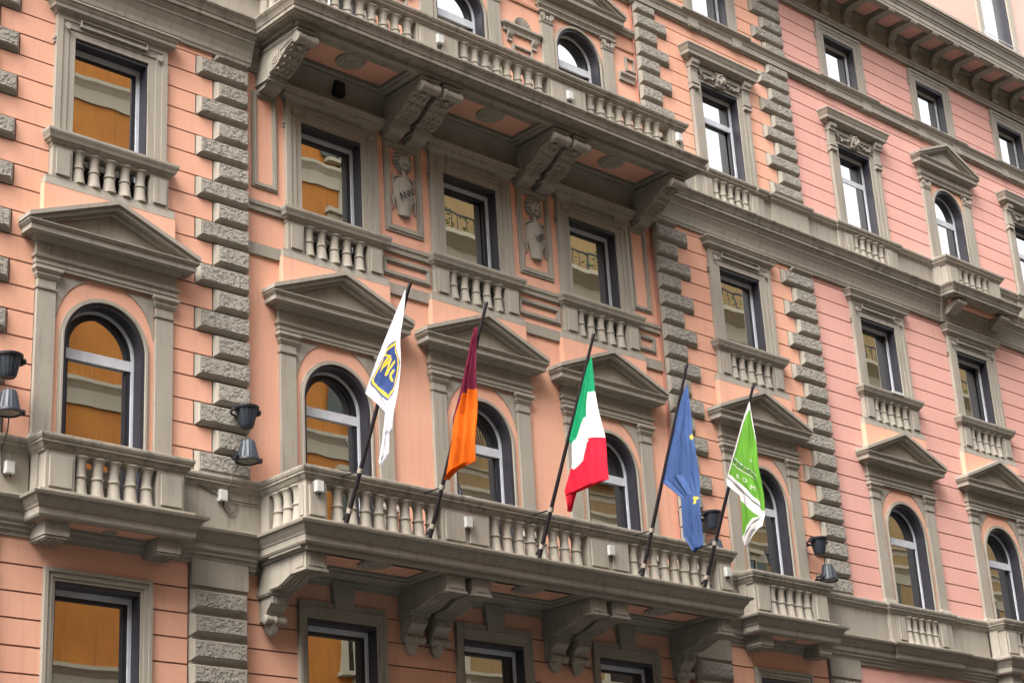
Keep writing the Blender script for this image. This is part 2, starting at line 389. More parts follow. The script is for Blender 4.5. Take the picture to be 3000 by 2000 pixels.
def arch_window(name, p):
    """p: r, zs(spring), z0(opening foot), tr(transom), pi, po (pilaster inner/outer), zp0, zcap, zent, zcor, ptip, pz, apex, prot, cor(inthian)"""
    r, zs, z0 = p['r'], p['zs'], p['z0']
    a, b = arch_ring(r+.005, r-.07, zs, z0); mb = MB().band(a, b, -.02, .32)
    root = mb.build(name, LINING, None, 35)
    a, b = arch_ring(r-.065, r-.115, zs, z0); MB().band(a, b, .20, .28).build('window_frame', FRAMEW, root, 35)
    a, b = arch_ring(r-.115, r-.20, zs, z0)
    b = [(x+.05 if x < 0 else x, z) for x, z in b]
    MB().band(a, b, .235, .285).build('sash', SASH, root, 35)
    tr = p['tr']; xl, xr = -(r-.15), r-.19
    link('pane', pane_rect(xl, xr, z0, tr, .268), root)
    q = [(-(r-.15), tr)]+[(x, max(z, tr)) for x, z in arc(r-.15, zs, 20)]+[(r-.15, tr)]
    MB().prism(q, .270, .285, 'y').build('pane', GLASS, root)
    MB().box(-(r-.1), r-.1, .21, .267, tr-.085, tr+.085).build('transom', FRAMEW, root)
    # spandrel panel and archivolt
    pi, po, zc = p['pi'], p['po'], p['zent']
    outer = [(-pi-.02, z0)]+[(-pi-.02, zs)]+[(-pi-.02+(2*pi+.04)*i/22, zc+.02) for i in range(23)]+[(pi+.02, zs), (pi+.02, z0)]
    inner = [(-r, z0), (-r, zs)]+arc(r, zs, 22)+[(r, zs), (r, z0)]
    MB().band(outer, inner, -.012, .20).build('spandrel', p['pm'], root)
    a, b = arch_ring(r+.065, r, zs, p['zb']); mb = MB().band(a, b, -.045, .02)
    a, b = arch_ring(r+.032, r-.004, zs, p['zb']); mb.band(a, b, -.062, .02); mb.build('archivolt', STONE, root, 35)
    if p.get('tri'):
        for s_ in (-1, 1):
            top = zc-.05; q = [(s_*(pi-.03), top), (s_*(pi-.03), zs+.31)]
            for i in range(1, 9):
                u = i/8; q.append((s_*((1-u)**2*(pi-.03)+2*u*(1-u)*.80+u*u*.36), (1-u)**2*(zs+.31)+2*u*(1-u)*(zs+.87)+u*u*top))
            MB().prism(q, -.03, 0, 'y').build('spandrel_panel', STONE, root)
    # pilasters
    pw = po-pi; z1 = p['zcap']; cap = p['zent']
    for s_ in (-1, 1):
        xa, xb = (pi, po) if s_ > 0 else (-po, -pi)
        mb = MB().box(xa, xb, -.07, .03, p['zp0'], cap)
        path = [(xa, .02), (xa, -.07), (xb, -.07), (xb, .02)]
        hcap = cap-z1
        mb.sweep(path, [(-.02, z1), (.02, z1), (.025, z1+.03), (-.02, z1+.05)])
        if not p.get('cor'):
            mb.sweep(path, [(-.02, z1+hcap*.45), (.012, z1+hcap*.47), (.045, z1+hcap*.62), (.045, z1+hcap*.68), (.03, z1+hcap*.70), (.07, z1+hcap*.84), (.08, z1+hcap*.86), (.08, cap-.004), (-.02, cap-.004)])
        else:
            mb.sweep(path, [(-.02, cap-.075), (.03, cap-.075), (.07, cap-.04), (.07, cap-.004), (-.02, cap-.004)])
            for i in range(3): mb.ball((xa+pw*(.2+.3*i), -.085, z1+.11), pw*.15, .035, .075, 8)
            for i in (0, 1): mb.lathe([(.0, -.03), (.062, -.03), (.07, 0), (.0, .02)], 10, (xa+pw*(.1+.8*i), -.085, cap-.12), 'y')
        mb.sweep(path, [(-.02, p['zb']), (.05, p['zb']), (.05, p['zb']+.06), (.035, p['zb']+.08), (.03, p['zb']+.12), (-.02, p['zb']+.13)])
        mb.build('pilaster', STONE, root)
    # entablature + pediment
    W = p['ptip']; pr = p['prot']; bw = W-pr; ze, zk, pz, ap = cap, p['zcor'], p['pz'], p['apex']
    path = [(-bw, .02), (-bw, 0), (bw, 0), (bw, .02)]
    fz = ze+(zk-ze)*.42; pth2 = [(-bw, .02), (-bw, -.0), (bw, -.0), (bw, .02)]
    ent = MB().sweep(pth2, [(-.05, ze), (.085, ze), (.085, ze+.05), (.10, ze+.055), (.10, fz-.05), (.13, fz-.035), (.14, fz-.01), (.14, fz), (.09, fz+.012), (.09, zk-.01), (-.05, zk-.01)])
    ent.build('entablature', STONE, root)
    zt = pz-.12; mb = MB()
    mb.sweep(path, [(-.05, zk-.02), (.11, zk-.02), (.13, zk), (.15, zk+.03), (.19, zk+.045), (.19, zk+.055), (pr-.06, zk+.06), (pr-.06, zt-.05), (pr-.045, zt-.045), (pr-.02, zt-.015), (pr-.005, zt), (pr-.005, zt+.014), (-.05, zt+.014)])
    sl_ = (ap-pz)/W
    chevron(mb, W, pz, sl_, 0, .075, -pr, 0.02); chevron(mb, W-.035, pz-.075+.035*sl_, sl_, -.002, .075, -pr+.05, .02); chevron(mb, W-.2, pz-.148+.2*sl_, sl_, -.002, .06, -pr*.62, .02)
    root_ped = mb.build('pediment', STONE, root)
    wt = W-.35; MB().prism([(-wt, zt), (0, ap-.2), (wt, zt)], -.15, .02, 'y').build('tympanum', STONE, root)
    return root
SPEC_B = dict(r=.755, zs=10.93, z0=8.15, tr=10.80, pi=.925, po=1.255, zp0=8.15, zb=9.12, zcap=11.66, zent=12.03, zcor=12.47, ptip=1.60, pz=12.79, apex=13.41, prot=.385, tri=True, pm=PINK)
SPEC_D = dict(r=.69, zs=20.48, z0=18.2, tr=20.33, pi=.79, po=1.13, zp0=18.0, zb=18.82, zcap=20.98, zent=21.27, zcor=21.60, ptip=1.42, pz=21.93, apex=22.53, prot=.32, cor=True, pm=PINK)
def place(proto, used, parent, c):
    loc = (COLX[c], YW[c], 0)
    if not used:
        used.append(1); o = proto; o.location = loc; o.parent = parent
    else: o = copy_tree(proto, parent, loc)
    o.matrix_parent_inverse = Matrix.Translation(-PAL.location)
    for ch in o.children:
        if ch.name.startswith('pane'): ch.rotation_euler = (R(random.uniform(-.15, .15)), 0, R(random.uniform(-.25, .25)))
    return o
pb, ub = arch_window('arched_window', SPEC_B), []
pd, ud = arch_window('upper_arched_window', SPEC_D), []
for c in (0, 1, 2, 3, 4, 5, 6, 7, 8): place(pb, ub, PAL, c)
for c in (1, 2, 3, 6): place(pd, ud, PAL, c)

def surround(mb, bands, z0, z1):
    """bands: list of (outer half, inner half, y)"""
    for ho, hi, y in bands:
        zt = z1+(ho-bands[-1][1])
        mb.band([(-ho, z0), (-ho, zt), (ho, zt), (ho, z0)], [(-hi, z0), (-hi, zt-(ho-hi)), (hi, zt-(ho-hi)), (hi, z0)], y, .04)
    return mb
# storey A
pa, ua = rect_window('mezzanine_window', .765, 4.6, 7.02, None), []
surround(MB(), [(.94, .88, -.075), (.885, .80, -.05), (.805, .75, -.03)], 4.6, 7.005).build('architrave', STONE, pa)
for c in range(0, 7): place(pa, ua, PAL, c)
# storey C
pc, uc = rect_window('balustraded_window', .73, 13.66, 16.40, None), []
mb = surround(MB(), [(1.08, .97, -.085), (.975, .85, -.065), (.855, .715, -.045)], 14.3, 16.385)
for s_ in (-1, 1):
    mb.box(min(s_*1.07, s_*1.115), max(s_*1.07, s_*1.115), -.06, .03, 16.24, 16.30); mb.box(min(s_*1.07, s_*1.11), max(s_*1.07, s_*1.11), -.06, .03, 16.17, 16.205)
    mb.lathe([(0, -.02), (.06, -.02), (.05, .0), (0, .02)], 10, (s_*.9, -.10, 16.52), 'y')
mb.build('architrave', STONE, pc)
mb = MB().box(-1.04, 1.04, -.07, .03, 16.60, 16.80)
for q in ((-.66, .66, 16.585, 16.615), (-.66, .66, 16.70, 16.72)): mb.box(q[0], q[1], -.118, -.05, q[2], q[3])
mb.box(-.66, -.63, -.116, -.05, 16.615, 16.70); mb.box(.63, .66, -.116, -.05, 16.615, 16.70)
mb.build('lintel_frieze', STONE, pc)
MB().sweep([(-1.01, .02), (-1.01, 0), (1.01, 0), (1.01, .02)], [(-.05, 16.72), (.09, 16.72), (.11, 16.76), (.13, 16.78), (.18, 16.80), (.185, 16.86), (.20, 16.875), (.225, 16.93), (.245, 16.945), (.245, 16.97), (-.05, 16.985)]).build('lintel_cornice', STONE, pc)
MB().sweep([(-1.0, .03), (-1.0, 0), (1.0, 0), (1.0, .03)], [(-.1, 14.2), (.11, 14.2), (.125, 14.25), (.16, 14.27), (.17, 14.30), (.20, 14.315), (.215, 14.36), (.235, 14.40), (.245, 14.43), (.245, 14.47), (-.1, 14.485)]).build('sill_rail', STONE, pc)
for s_ in (-1, 1):
    xa, xb = (.74, 1.10) if s_ > 0 else (-1.10, -.74)
    panel_ped(MB(), xa, xb, -.12, .05, 13.63, 14.22).build('pedestal', STONE, pc)
for k in range(5): link('baluster', BAL_C, pc, ((k-2)*.292, -.035, 13.655))
MB().sweep([(-1.09, .03), (-1.09, 0), (1.09, 0), (1.09, .03)], [(-.1, 13.49), (.135, 13.49), (.128, 13.56), (.122, 13.62), (.125, 13.65), (-.28, 13.66)]).build('base_band', STONE, pc)
MB().box(-1.235, 1.235, -.132, .03, 12.80, 13.495).build('apron', PINK, pc)
MB().box(-.74, .74, .12, .14, 13.66, 14.1).build('rear_panel', SASH, pc)
for c in (0, 1, 2, 3, 4, 5, 6, 7, 8): place(pc, uc, PAL, c)
# storey D side windows with carved mask
pm_, um = rect_window('mask_window', .69, 18.2, 21.18, 20.36), []
mb = surround(MB(), [(1.04, .95, -.085), (.955, .82, -.065), (.825, .675, -.045)], 18.7, 21.165); mb.build('architrave', STONE, pm_)
MB().box(-1.0, 1.0, -.065, .03, 21.25, 21.66).build('lintel_frieze', STONE, pm_)
for s_ in (-1, 1):
    xa, xb = (.82, 1.08) if s_ > 0 else (-1.08, -.82)
    mb = MB().prism([(-.06, 20.85), (-.13, 20.88), (-.13, 20.95), (-.10, 20.98), (-.10, 21.3), (-.14, 21.45), (-.2, 21.52), (-.2, 21.62), (.0, 21.62), (.0, 20.85)], xa, xb, 'x')
    mb.box(xa-.012, xb+.012, -.145, 0, 20.98, 21.01); mb.box(xa-.02, xb+.02, -.16, 0, 21.42, 21.46); mb.build('console', STONE, pm_)
MB().sweep([(-1.0, .02), (-1.0, 0), (1.0, 0), (1.0, .02)], [(-.05, 21.6), (.12, 21.6), (.15, 21.64), (.2, 21.66), (.255, 21.68), (.26, 21.76), (.275, 21.78), (.31, 21.87), (.33, 21.89), (.33, 21.93), (-.05, 21.95)]).build('lintel_cornice', STONE, pm_)
mb = MB(); rr = random.Random(3)
mb.box(-.15, .15, -.12, 0, 21.2, 21.56); mb.ball((0, -.13, 21.34), .085, .09, .125, 12); mb.ball((0, -.23, 21.33), .022, .03, .04, 6)
mb.box(-.07, .07, -.215, -.15, 21.38, 21.395); mb.box(-.035, .035, -.215, -.15, 21.262, 21.275)
for i in range(16):
    an = R(-20+220*i/15); mb.ball((.125*math.cos(an), -.13-.03*rr.random(), 21.36+.14*math.sin(an)), .035, .04, .035, 6)
mb.build('carved_mask', STONE, pm_, 50)
for s_ in (-1, 1):
    mb = MB()
    mb.tube([(s_*(.2+.56*q/8), -.07, 21.40-.11*math.sin(math.pi*q/8)) for q in range(9)], .03, 6)
    for i in range(26):
        u = rr.random(); x = s_*(.2+.56*u); z = 21.40-.11*math.sin(math.pi*u)+rr.uniform(-.045, .045)
        mb.ball((x, -.085-.02*rr.random(), z), rr.uniform(.025, .045), .03, rr.uniform(.02, .04), 6)
    mb.build('garland', STONE, pm_, 50)
for c in (0, 4, 5, 7, 8): place(pm_, um, PAL, c)
# storey E
pe, ue = rect_window('attic_storey_window', .665, 22.9, 24.43, None), []
mb = surround(MB(), [(.955, .87, -.07), (.875, .78, -.05), (.785, .65, -.035)], 22.9, 24.41)
for s_ in (-1, 1): mb.box(min(s_*.95, s_*.995), max(s_*.95, s_*.995), -.05, .03, 24.2, 24.32)
mb.build('architrave', STONE, pe)
for s_ in (-1, 1):
    mb = MB().box(s_*.8-.18, s_*.8+.18, -.135, .0, 22.60, 22.80)
    for k in range(4): mb.ball((s_*.8-.13+.087*k, -.10, 22.575), .04, .05, .04, 8)
    mb.build('sill_bracket', STONE, pe)
MB().sweep([(-1.02, .02), (-1.02, 0), (1.02, 0), (1.02, .02)], [(-.05, 22.86), (.19, 22.86), (.235, 22.905), (.235, 22.94), (-.05, 22.95)]).build('sill', STONE, pe)
for c in (0, 1, 2, 3, 4, 5, 6, 7, 8): place(pe, ue, PAL, c)

# ---- string courses, parapets and balconies
def jog(segs, yfun, x0, x1):
    """plan path along the wall from x0 to x1 with projections (xa, xb, y)"""
    p = [(x0, yfun)]
    for a, b, y in segs:
        p += [(a, yfun), (a, y), (b, y), (b, yfun)]
    p.append((x1, yfun)); return p
HB = 1.225
PB = jog([(-4.815-HB, -4.815+HB, -.45), (-1.75, 8.75, -1.25), (11.667-HB, 11.667+HB, -.45), (16.956-1.2, 16.956+1.2, -.07), (21.057-HB, 21.057+HB, -.45), (25.068-1.2, 25.068+1.2, -.07)], 0, -16, 36)
CB = [(-.35, 7.80), (.13, 7.80), (.15, 7.832), (.15, 7.94), (.165, 7.945), (.175, 7.975), (.21, 8.02), (.24, 8.07), (.245, 8.09), (.30, 8.10), (.315, 8.14), (-.35, 8.15)]
MB().sweep(PB, CB).build('string_course', STONE, PAL)
CBL = [(-.3, 7.60), (.03, 7.60), (.035, 7.66), (.07, 7.68), (.075, 7.735), (.11, 7.75), (.115, 7.80), (-.3, 7.81)]
for pts in ([(-16, 0), (-1.9, 0)], [(-1.9, YC), (8.75, YC)], [(8.75, 0), (36, 0)]): MB().sweep(pts, CBL).build('bed_moulding', STONE, PAL)
PD = jog([(-1.7, 8.7, -1.17), (10.42, 12.82, -.05), (13.17, 14.49, -.06), (16.956-1.2, 16.956+1.2, -.05), (21.057-HB, 21.057+HB, -.42), (25.068-1.2, 25.068+1.2, -.05)], 0, -16, 36)
PD2 = jog([(-1.7, 8.7, -1.17), (21.057-HB, 21.057+HB, -.42)], 0, -16, 36)
CD = [(-.35, 17.58), (.26, 17.58), (.27, 17.605), (.30, 17.61), (.30, 17.685), (.315, 17.69), (.325, 17.72), (.35, 17.77), (.385, 17.815), (.39, 17.835), (.40, 17.84), (.40, 17.875), (-.35, 17.885)]
MB().sweep(PD2, CD).build('string_course', STONED, PAL)
FR = [(-.3, 17.05), (.05, 17.05), (.06, 17.10), (.075, 17.12), (.085, 17.2), (.12, 17.32), (.18, 17.44), (.2, 17.46), (.2, 17.5), (.27, 17.585), (-.3, 17.6)]
MB().sweep([(-16, 0), (-1.95, 0)], FR).build('frieze_band', STONE, PAL)
MB().sweep([(-2.0, YC), (8.87, YC)], [(d, min(z+.03, 17.60)) for d, z in FR]).build('frieze_band', STONE, PAL)
MB().sweep([(8.85, 0), (21.057-HB, 0), (21.057-HB, -.06), (21.057+HB, -.06), (21.057+HB, 0), (36, 0)], FR).build('frieze_band', STONE, PAL)
CE = [(-.2, 22.55), (.05, 22.55), (.06, 22.585), (.10, 22.595), (.10, 22.745), (.115, 22.75), (.13, 22.80), (.16, 22.84), (.19, 22.865), (.195, 22.91), (-.2, 22.925)]
MB().sweep([(-16, 0), (-2.02, 0), (-2.02, YC), (8.87, YC), (8.87, 0), (36, 0)], CE).build('string_course', STONE, PAL)

RAILB = [(-.22, 8.86), (.03, 8.86), (.04, 8.89), (.06, 8.91), (.085, 8.955), (.09, 8.975), (.115, 8.985), (.115, 9.02), (.13, 9.03), (.145, 9.07), (.145, 9.11), (.12, 9.125), (-.25, 9.13)]
PLB = [(-.22, 8.135), (.14, 8.135), (.14, 8.235), (-.22, 8.24)]
BODYB = [(-.2, 8.23), (.03, 8.23), (.03, 8.87), (-.2, 8.87)]
RAILD = [(-.22, 18.56), (.03, 18.56), (.045, 18.59), (.07, 18.605), (.075, 18.63), (.10, 18.64), (.105, 18.68), (.13, 18.70), (.15, 18.74), (.15, 18.78), (-.25, 18.80)]
PLD = [(-.22, 17.87), (.13, 17.87), (.13, 17.95), (-.22, 17.955)]
BODYD = [(-.2, 17.945), (.03, 17.945), (.03, 18.57), (-.2, 18.57)]
def sub(path, xa, xb):
    return path
def dado(name, pts, prof, mat=STONE): MB().sweep(pts, prof).build(name, mat, PAL)
# dado runs on the wall between the balconies (storey B)
for pts in ([(-16, 0), (-4.815-HB, 0)], [(-4.815+HB, 0), (-1.75, 0)], [(8.75, 0), (11.667-HB, 0)], [(11.667+HB, 0), (14.46, 0)],
            [(14.46, .02), (16.956-1.2, .02), (16.956-1.2, -.05), (16.956-.85, -.05)], [(16.956+.85, -.05), (16.956+1.2, -.05), (16.956+1.2, .02), (21.057-HB, .02)],
            [(21.057+HB, .02), (25.068-1.2, .02), (25.068-1.2, -.05), (25.068-.85, -.05)], [(25.068+.85, -.05), (25.068+1.2, -.05), (25.068+1.2, .02), (36, .02)]):
    dado('dado', pts, BODYB); dado('dado_rail', pts, RAILB); dado('dado_plinth', pts, PLB)
# storey D
for pts in ([(-16, 0), (-1.7, 0)], [(8.7, 0), (10.42, 0), (10.42, -.05), (10.72, -.05)], [(12.56, -.05), (12.82, -.05), (12.82, 0), (13.17, 0), (13.17, -.06), (14.49, -.06), (14.49, .02), (16.956-1.2, .02), (16.956-1.2, -.05), (16.956-.85, -.05)],
            [(16.956+.85, -.05), (16.956+1.2, -.05), (16.956+1.2, .02), (21.057-HB, .02)], [(21.057+HB, .02), (25.068-1.2, .02), (25.068-1.2, -.05), (25.068-.85, -.05)], [(25.068+.85, -.05), (25.068+1.2, -.05), (25.068+1.2, .02), (36, .02)]):
    dado('dado', pts, BODYD); dado('dado_rail', pts, RAILD); dado('dado_plinth', pts, PLD)
# blind balustrades in the dado
def blind(xc, y, lo, bal, rail, pl, zb, zt, hw=.86):
    o = MB().sweep([(xc-hw, y), (xc+hw, y)], rail).build('blind_balustrade', STONE, PAL)
    MB().sweep([(xc-hw, y), (xc+hw, y)], pl).build('plinth', STONE, o)
    MB().box(xc-hw, xc+hw, y+.12, y+.2, zb, zt).build('rear_panel', STONE, o)
    for s_ in (-1, 1):
        c = xc+s_*(hw-.03); panel_ped(MB(), c-.17, c+.17, y-.045, y+.15, zb, zt+.01).build('pedestal', STONE, o)
    for k in range(5): link('baluster', bal, o, (xc+(k-2)*.262, y+.02, zb))
for xc in (16.956, 25.068): blind(xc, -.05, 0, BAL_B, RAILB, PLB, 8.235, 8.865)
for xc in (11.64, 16.956, 25.068): blind(xc, -.05, 0, BAL_D, RAILD, PLD, 17.95, 18.565)

def balcony(name, xa, xb, yf, yb, rail, pl, zb, zt, bal, peds, bals, sidebals, zfloor, mat, solid_sides=False):
    o = MB().box(xa-.1, xb+.1, yf-.1, yb, zfloor-.2, zfloor-.012).build(name, STONE, PAL)
    path = [(xa, yb), (xa, yf), (xb, yf), (xb, yb)]
    MB().sweep(path, rail).build('handrail', mat, o); MB().sweep(path, pl).build('plinth', STONE, o)
    for a, b, n in peds: panel_ped(MB(), a, b, yf-.035, yf+.17, zb, zt, n).build('pedestal', STONE, o)
    for x in bals: link('baluster', bal, o, (x, yf+.06, zb-.003))
    for xs_, s_ in ((xa, -1), (xb, 1)):
        if solid_sides:
            MB().box(min(xs_-s_*.17, xs_+s_*.03), max(xs_-s_*.17, xs_+s_*.03), yf+.165, yb, zb, zt).build('side_panel', STONE, o)
        else:
            for y in sidebals: link('baluster', bal, o, (xs_-s_*.06, y, zb-.003))
            x0, x1 = min(xs_+s_*.035, xs_-s_*.17), max(xs_+s_*.035, xs_-s_*.17)
            MB().box(x0+.002, x1-.002, -.26, yb, zb, zt).build('side_panel', STONE, o)
            a = xs_+s_*.035
            MB().box(min(a, a+s_*.018), max(a, a+s_*.018), yf+.03, yf+.13, zb+.07, zt-.06).build('pedestal_panel', STONE, o)
    return o
PEDB = [(-1.785, -1.36, 1), (1.14, 2.24, 2), (4.72, 5.80, 2), (8.36, 8.785, 1)]
balB = [.955-.29*k for k in range(8)] + [2.44+.29*k for k in range(8)] + [5.99+.29*k for k in range(8)]
BB = balcony('balcony', -1.75, 8.75, -1.25, YC, RAILB, PLB, 8.235, 8.865, BAL_B, PEDB, balB, [-.96, -.68, -.41], 8.13, STONED)
PEDD = [(-1.735, -1.31, 1), (1.12, 2.18, 2), (4.64, 5.72, 2), (8.31, 8.735, 1)]
balD = [.93-.288*k for k in range(8)] + [2.38+.291*k for k in range(8)] + [5.91+.291*k for k in range(8)]
BD = balcony('balcony', -1.7, 8.7, -1.17, YC, RAILD, PLD, 17.95, 18.565, BAL_D, PEDD, balD, [-.9, -.62, -.35], 17.87, STONED)
for xc, lo in ((-4.815, 1), (11.667, 1), (21.057, 1)):
    balcony('side_balcony', xc-HB, xc+HB, -.45, .03, RAILB, PLB, 8.235, 8.865, BAL_B, [(xc-HB-.0, xc-.73, 1), (xc+.73, xc+HB, 1)], [xc+(k-2)*.292 for k in range(5)], [], 8.13, STONED, True)
balcony('side_balcony', 21.057-HB, 21.057+HB, -.42, .03, RAILD, PLD, 17.95, 18.565, BAL_D, [(21.057-HB, 21.057-.73, 1), (21.057+.73, 21.057+HB, 1)], [21.057+(k-2)*.292 for k in range(5)], [], 17.87, STONE, True)

# ---- soffits, medallions and brackets of the two long balconies
def soffit(o, xa, xb, yf, yb, zp, zb, beams, ycof, pink):
    MB().box(xa, xb, yf, yb, zp, zp+.06).build('soffit_panel', pink, o)
    mb = MB(); mb.box(xa-.03, xb+.03, yf-.02, yf+.10, zb, zp+.03)
    mb.box(xa-.028, xb+.028, ycof+.09, yb, zb-.002, zp+.03); mb.box(xa-.028, xb+.028, ycof, ycof+.09, zb+.03, zp+.03); mb.box(xa-.026, xb+.026, yf+.10, yf+.15, zb+.04, zp+.03)
    for c, wd in beams:
        mb.box(c-wd, c+wd, yf+.09, ycof+.1, zb+.003, zp+.03); mb.box(c-wd-.08, c+wd+.08, yf+.092, ycof+.05, zb+.034, zp+.03)
    mb.build('soffit_beam', STONE, o)
MED = MB().lathe([(0, -.07), (.03, -.07), (.05, -.045), (.09, -.05), (.12, -.03), (.20, -.045), (.23, -.02), (.29, -.035), (.30, 0)], 24).mesh('medallion', STONE, 40)
def scroll_bracket():
    """upper console: S profile in Y,Z around the wall plane y=0, soffit at z=0, width .43"""
    mb = MB(); w2 = .205
    low = [(-1.22, -.13), (-1.20, -.20), (-1.15, -.235), (-1.05, -.255), (-.95, -.30), (-.82, -.39), (-.70, -.475), (-.60, -.53), (-.50, -.555), (-.44, -.56)]
    poly = [(0, -.05), (-1.22, -.05)] + low + [(-.43, -.62), (0, -.62)]
    mb.prism(poly, -w2, w2, 'x')
    mb.box(-w2-.03, w2+.03, -1.345, 0, -.065, -.03); mb.box(-w2-.015, w2+.015, -1.325, 0, -.09, -.06)
    mb.box(-w2-.02, w2+.02, -.405, 0, -.675, -.615); mb.prism([(0, -.67), (-.33, -.67), (-.26, -.76), (0, -.80)], -w2*.9, w2*.9, 'x')
    mb.lathe([(.085, -w2-.03), (.105, -w2-.02), (.11, -w2*.8), (.095, -w2*.6), (.10, -.05), (.085, 0), (.10, .05), (.095, w2*.6), (.11, w2*.8), (.105, w2+.02), (.085, w2+.03)], 16, (0, -1.275, -.20), 'x')
    for s_ in (-1, 1):
        for rad, pr in ((.185, .012), (.13, .024), (.075, .036), (.03, .045)):
            c = (s_*w2, -.62, -.32); mb.lathe([(0, -pr), (rad, -pr), (rad*.98, pr), (0, pr)], 18, c, 'x')
        for i in range(9):
            k = i/8; mb.ball((s_*w2, -1.10+.42*k, -.17-.10*k), .035, .03, .028, 6)
        pts = [(s_*w2, y, z+.012) for y, z in low[2:]]
        mb.tube(pts, .016, 6)
    rr = random.Random(5)
    for i in range(3, len(low)-1):
        y, z = low[i]; odd = i % 2
        for j in ((-.8, -.27, .27, .8) if odd else (-.55, 0, .55)):
            mb.ball((j*w2, y-.01, z-.004), .030, .070, .024+.006*rr.random(), 8)
            mb.ball((j*w2, y-.05, z-.020), .020, .022, .026, 6)
    mb.ball((0, -1.12, -.285), .075, .06, .05, 8)
    return mb.mesh('bracket', STONE, 40)
def stepped_bracket():
    """lower console: panelled block, S curve and a small scroll with a bud beneath; soffit at z=0"""
    mb = MB(); w2 = .205
    low = [(-1.02, -.30), (-.985, -.315), (-.96, -.30), (-.90, -.33), (-.82, -.39), (-.74, -.45), (-.64, -.49), (-.52, -.50), (-.40, -.475), (-.36, -.47)]
    low = [(-1.34, -.30)] + [(-1.02, -.30), (-1.0, -.325), (-.965, -.31), (-.90, -.335), (-.80, -.375), (-.70, -.42), (-.58, -.45), (-.46, -.455), (-.36, -.45)]
    mb.prism([(0, -.02), (-1.34, -.02)] + low + [(-.345, -.455), (0, -.455)], -w2, w2, 'x')
    mb.box(-w2+.05, w2-.05, -1.352, -1.3, -.25, -.08)
    mb.box(-w2-.025, w2+.025, -1.365, -1.0, -.325, -.285)
    for k in range(6): mb.box(-w2+.02, w2-.02, -1.32+.05*k, -1.295+.05*k, -.345, -.31)
    for s_ in (-1, 1):
        mb.tube([(s_*w2, y, z+.014) for y, z in low[2:]], .018, 6)
        mb.box(min(s_*w2, s_*(w2+.012)), max(s_*w2, s_*(w2+.012)), -1.28, -1.05, -.25, -.07)
    for j in range(5): mb.tube([((j-2)*.085, y, z-.008) for y, z in low[3:]], .018, 6)
    mb.box(-w2-.03, w2+.03, -.37, 0, -.50, -.445); mb.box(-w2-.015, w2+.015, -.35, 0, -.53, -.495)
    sc = [(0, -.52), (-.33, -.52), (-.345, -.57), (-.33, -.65), (-.28, -.71), (-.22, -.76), (-.19, -.82), (-.20, -.90), (0, -.93)]
    mb.prism(sc, -w2*.86, w2*.86, 'x')
    for j in range(6): mb.box(-w2*.8+j*.06, -w2*.8+j*.06+.03, -.352, -.3, -.66, -.545)
    mb.lathe([(.06, -w2-.01), (.075, -w2), (.08, -.14), (.065, -.10), (.07, -.03), (.085, -.015), (.085, .015), (.07, .03), (.065, .10), (.08, .14), (.075, w2), (.06, w2+.01)], 16, (0, -.18, -.905), 'x')
    mb.lathe([(0, -.25), (.05, -.23), (.09, -.18), (.125, -.10), (.14, 0)], 12, (0, -.09, -.93), 'z', 0, .12)
    return mb.mesh('bracket', STONE, 40)
soffit(BB, -1.75, 8.75, -1.30, YC, 7.80, 7.725, ((-1.53, .25), (1.76, .66), (5.26, .66), (8.53, .25)), -.40, PINK)
soffit(BD, -1.7, 8.7, -1.2, YC, 17.60, 17.49, ((-1.47, .22), (1.71, .64), (5.22, .64), (8.47, .22)), -.18, PINK)
MB1, MB2 = scroll_bracket(), stepped_bracket()
for x in (-1.50, 1.43, 1.99, 4.94, 5.50, 8.46): link('bracket', MB1, BD, (x, YC, 17.47))
for x in (-1.535, 1.47, 2.05, 4.97, 5.55, 8.52): link('bracket', MB2, BB, (x, YC, 7.735))
for x in (-.05, 3.5, 7.0):
    link('medallion', MED, BD, (x, -.62, 17.60)); link('medallion', MED, BB, (x, -.86, 7.80))
vent = MB().box(.0, .22, YC-.22, YC, 17.16, 17.44)
vg = vent.build('vent_grille', IRON, BD)
for k in range(4): MB().box(.02+.055*k, .045+.055*k, YC-.232, YC-.21, 17.18, 17.42).build('grille_bar', LAMPD, vg)
# keystones over the mezzanine windows of the centre bay
for c in (1, 2, 3):
    MB().prism([(COLX[c]-.2, 7.20), (COLX[c]+.2, 7.20), (COLX[c]+.25, 7.70), (COLX[c]-.25, 7.70)], YC-.10, YC+.05, 'y').build('keystone', STONE, PAL)
    MB().box(COLX[c]-.93, COLX[c]+.93, YC-.055, YC+.05, 7.17, 7.30).build('lintel', STONE, PAL)
# console blocks under the short balconies
CONS = MB(); CONS.box(-.21, .21, -.36, .1, -.20, .02); CONS.box(-.19, .19, -.34, .1, -.24, -.19)
for i in range(4):
    for j in range(4): CONS.box(-.17+.09*i, -.10+.09*i, -.32+.09*j, -.25+.09*j, -.26, -.23)
CONSM = CONS.mesh('console_block', STONE)
for xc in (-4.815, 11.667, 21.057):
    o = MB().box(xc-HB, xc+HB, -.47, .05, 7.79, 7.84).build('balcony_soffit', PINK, PAL)
    MB().box(xc-HB+.0, xc+HB, -.20, .05, 7.74, 7.80).build('soffit_beam', STONE, o)
    for s_ in (-1, 1): link('console_block', CONSM, o, (xc+s_*.98, -.10, 7.77))
    link('medallion', MED, o, (xc, -.33, 7.79), (.4, .4, .5))
o = MB().box(21.057-HB, 21.057+HB, -.42, .05, 17.50, 17.59).build('balcony_soffit', PINK, PAL)
for s_ in (-1, 1):
    MB().prism([(.0, 17.52), (-.62, 17.52), (-.62, 17.44), (-.45, 17.38), (-.25, 17.24), (0, 17.2)], 21.057+s_*1.0-.2, 21.057+s_*1.0+.2, 'x').build('console', STONE, o)

